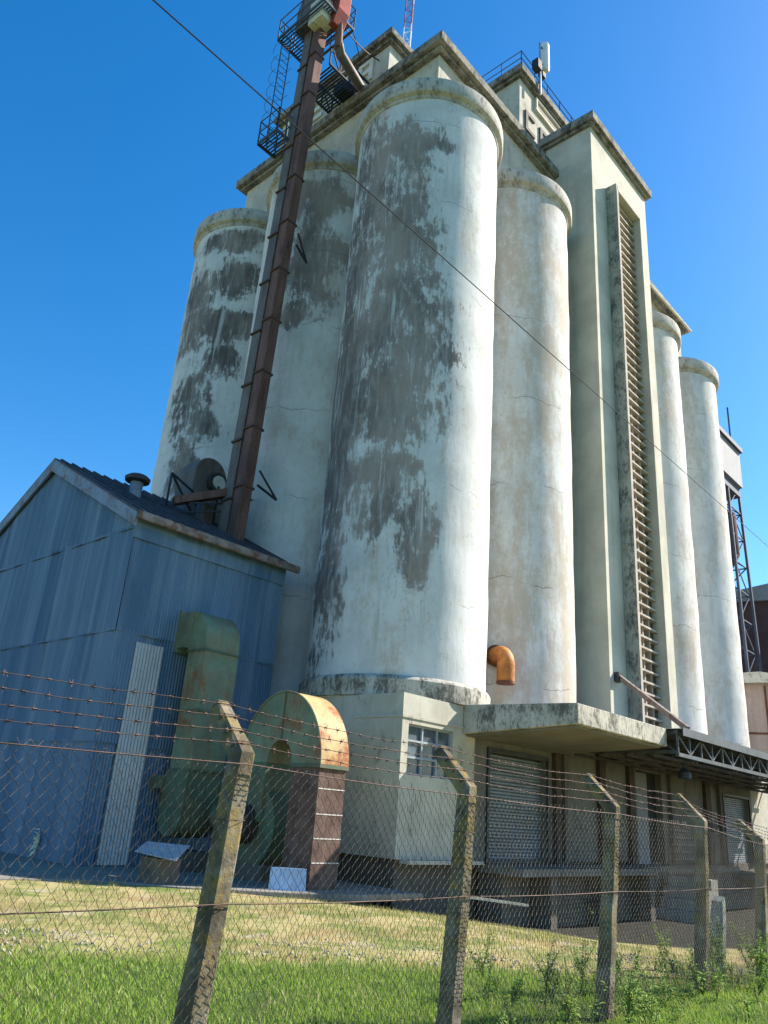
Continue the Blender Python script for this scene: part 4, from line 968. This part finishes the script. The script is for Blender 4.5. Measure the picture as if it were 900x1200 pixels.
# tension wires and mesh
def strand(zf, lab, r=.0035):
    pts = []
    for b in range(len(xs_)-1):
        for j in range(10):
            t = j/10; x = xs_[b]+(xs_[b+1]-xs_[b])*t; z = zf(x)-.012*4*t*(1-t); pts.append((x, wire_y(z)-.0, z))
    single(MB().tube(pts, r, 5), 'tension_wire', M['wire'], lab, 'wire', 'plain fence wires', loc=pts[0])
strand(lambda x: kz(x)-.045, 'plain tension wire along the top of the chain link mesh')
strand(lambda x: 1.10-.006*x, 'plain tension wire halfway up the chain link mesh')
bay_labels = ['chain link panel left of the nearest concrete post', 'chain link panel between the nearest post and the one by the window', 'chain link panel between the window post and the middle post',
              'chain link panel between the middle post and the stub post', 'chain link panel beside the stub post at the far right', 'chain link panel running out of the right edge past the last post']
def mesh_panel(b):
    x0, x1 = xs_[b], xs_[b+1]; P = .032; H = .0335; mb = MB(); rr = np.random.default_rng(90+b)
    n = int(round((x1-x0)/P)); P = (x1-x0)/n
    near = x0 < 6
    for i in range(n):
        xa = x0+i*P+rr.normal(0, .0022); ph = i % 2; pts = []; k = 0; z = -.12
        ztop = kz(xa)-.02+rr.normal(0, .006)
        while z < ztop:
            sx = ((k+i) % 2)
            zig = sx if True else 0
            x = xa+(P*1.0 if zig else 0.0)
            bow = .028*math.sin(x*1.7+z*2.3)+.016*math.sin(x*4.1-z*3)
            pts.append((x+.018*math.sin(z*2.6+x*2)+rr.normal(0, .0015), wire_y(z)-.006+bow+(.005 if zig else -.005), z)); z += H*1.06; k += 1
        mb.tube(pts, 0.0018 if near else .0019, 4, cap=False)
    single(mb, 'chain_link_panel', M['mesh'], bay_labels[b], 'fence mesh', 'chain link mesh panels', loc=(x0, FY, 0), smooth=True)
for b in range(6): mesh_panel(b)

# stub post
sp = thing('stub_post', (11.35, 4.3, -.1), 'short broken weathered concrete stub post half hidden by weeds', 'post')
vs = []
for k, z in enumerate((-.35, .2, .6, .82)):
    w = .085 if k < 3 else .07; x = 11.45+.28*(z/1.0); y = 4.28
    vs += [(x+a*w, y+b*w, z+(.03*a if k == 3 else 0)) for a, b in ((-1, -.7), (-.7, -1), (.7, -1), (1, -.7), (1, .7), (.7, 1), (-.7, 1), (-1, .7))]
MB().add(vs, [(k*8+q, k*8+(q+1) % 8, (k+1)*8+(q+1) % 8, (k+1)*8+q) for k in range(3) for q in range(8)]+[tuple(range(24, 32))]).build('shaft', M['stub'], sp)

# ------------------------------------------------------------------ weeds
def leaf(mb, p, d, up, L, W):
    d = d.normalized(); s = d.cross(up)
    s = s.normalized() if s.length > 1e-3 else Vector((1, 0, 0)); u = s.cross(d)
    a = p; b = p+d*L*.45+s*W/2+u*L*.08; c = p+d*L-u*L*.15; e = p+d*L*.45-s*W/2+u*L*.08; m = p+d*L*.5
    mb.add([a, b, c, e, m], [(0, 1, 4), (1, 2, 4), (2, 3, 4), (3, 0, 4)])
def make_weed(h, n_side, leafy, seed, loc, label):
    rr = random.Random(seed); t = thing('weed', loc, label, 'weed', 'tall weeds along the fence')
    st = MB(); lf = MB(); o = Vector(loc)
    stems = [(Vector((0, 0, 0)), Vector((rr.gauss(0, .1), rr.gauss(0, .1), 1)), h)]
    for _ in range(n_side):
        z = rr.uniform(.05, .5)*h; a = rr.uniform(0, 6.28); stems.append((Vector((0, 0, z)), Vector((math.cos(a)*.6, math.sin(a)*.6, 1)), h*rr.uniform(.35, .6)))
    for (p0, d, L) in stems:
        pts = []; p = p0.copy(); d = d.normalized()
        for k in range(7):
            pts.append(o+p); d = (d+Vector((rr.gauss(0, .08), rr.gauss(0, .08), .02))).normalized(); p = p+d*L/6
        st.tube(pts, [.007*(1-k/8) for k in range(7)], 4)
        for k in range(int(leafy*L/.02)):
            s = rr.uniform(.08, 1)*5.9; i = int(s); q = pts[i].lerp(pts[min(i+1, 6)], s-i)
            a = rr.uniform(0, 6.28); e = rr.uniform(-.2, .8); LL = rr.uniform(.045, .10)*(1.15-.1*s)
            leaf(lf, q, Vector((math.cos(a), math.sin(a), e)), Vector((0, 0, 1)), LL, LL*rr.uniform(.3, .5))
    st.build('stem', M['weedstem'], t); lf.build('foliage', M['weedleaf'], t)
    return t
wspots = []
rr = random.Random(5)
protos = []
places = [('bushy weed climbing the broken stub post', 11.25, 4.2, .75, 6, 1.6), ('leafy weed at the foot of the stub post, on its left', 10.7, 4.05, .6, 5, 1.5),
          ('tall thin dry looking weed stalk between the middle post and the next', 8.55, 4.3, .85, 1, .35), ('yellow green weed at the foot of the middle post', 7.35, 3.55, .42, 4, 1.2),
          ('low leafy weed just right of the window post', 5.6, 3.6, .34, 4, 1.3), ('leafy weed right of the stub post near the right edge', 11.9, 4.0, .7, 6, 1.6),
          ('slender weed in front of the middle post, left side', 6.6, 3.5, .5, 2, .8), ('short dense weed left of the stub post fence post', 9.4, 3.75, .45, 5, 1.4)]
for i, (lab, x, y, h, ns, lf_) in enumerate(places):
    protos.append(make_weed(h, ns, lf_, 20+i, (x, y, float(terrain(x, y))-.01), lab))
extra = 'one of many leafy weeds crowding the foot of the fence on the right'
for i in range(115):
    x = rr.uniform(6.0, 13.0) if i < 100 else rr.uniform(8.6, 12.6); y = rr.uniform(2.9, 4.9)
    if rr.random() > (x-4.6)/6: continue
    c = copy_tree(protos[rr.choice([0, 1, 3, 4, 5, 6, 7])], (x, y, float(terrain(x, y))-.02), extra)
    c.rotation_euler = (rr.gauss(0, .12), rr.gauss(0, .12), rr.uniform(0, 6.28)); s = rr.uniform(.35, .95); c.scale = (s, s, s)

# ------------------------------------------------------------------ camera, light, world
def cam_rot(pitch, roll, yaw):
    F0 = Vector((math.cos(yaw), math.sin(yaw), 0)); U0 = Vector((0, 0, 1)); R0 = F0.cross(U0)
    F = math.cos(pitch)*F0+math.sin(pitch)*U0; U = -math.sin(pitch)*F0+math.cos(pitch)*U0
    Rr = math.cos(roll)*R0+math.sin(roll)*U; Ur = -math.sin(roll)*R0+math.cos(roll)*U
    return Matrix((Rr, Ur, -F)).transposed()
cd = bpy.data.cameras.new('camera'); cam = bpy.data.objects.new('camera', cd); COL.objects.link(cam)
cd.sensor_fit = 'VERTICAL'; cd.sensor_height = 36; cd.sensor_width = 27; cd.lens = 36*910/1200
cd.clip_start = .05; cd.clip_end = 3000
cam.matrix_world = Matrix.Translation((0, 0, 1.6)) @ cam_rot(R(21.05), R(4.22), R(43.08)).to_4x4()
sc.camera = cam
SUN_AZ, SUN_EL = -25.0, 37.0
sd = bpy.data.lights.new('sun', 'SUN'); sd.energy = 4.6; sd.angle = R(.53); sd.color = (1, .93, .82)
so = bpy.data.objects.new('sun', sd); COL.objects.link(so)
dv = Vector((math.cos(R(SUN_EL))*math.cos(R(SUN_AZ)), math.cos(R(SUN_EL))*math.sin(R(SUN_AZ)), math.sin(R(SUN_EL))))
so.rotation_euler = dv.to_track_quat('Z', 'Y').to_euler(); so.location = dv*80
w = bpy.data.worlds.new('World'); sc.world = w; w.use_nodes = True
nt = w.node_tree; nt.nodes.clear()
sky = nt.nodes.new('ShaderNodeTexSky'); sky.sky_type = 'NISHITA'; sky.sun_disc = False
sky.sun_elevation = R(SUN_EL); sky.sun_rotation = R(90-SUN_AZ); sky.air_density = 1.0; sky.dust_density = .35; sky.ozone_density = 2.0
bg = nt.nodes.new('ShaderNodeBackground'); bg.inputs[1].default_value = .10
ow = nt.nodes.new('ShaderNodeOutputWorld'); hs = nt.nodes.new('ShaderNodeHueSaturation'); hs.inputs['Saturation'].default_value = 1.42
nt.links.new(sky.outputs[0], hs.inputs['Color']); nt.links.new(hs.outputs[0], bg.inputs[0]); nt.links.new(bg.outputs[0], ow.inputs[0])
vs_ = sc.view_settings; vs_.view_transform = 'Standard'; vs_.look = 'None'; vs_.exposure = 1.28; vs_.gamma = 1; vs_.use_curve_mapping = False
sc.render.engine = 'CYCLES'; sc.cycles.max_bounces = 8
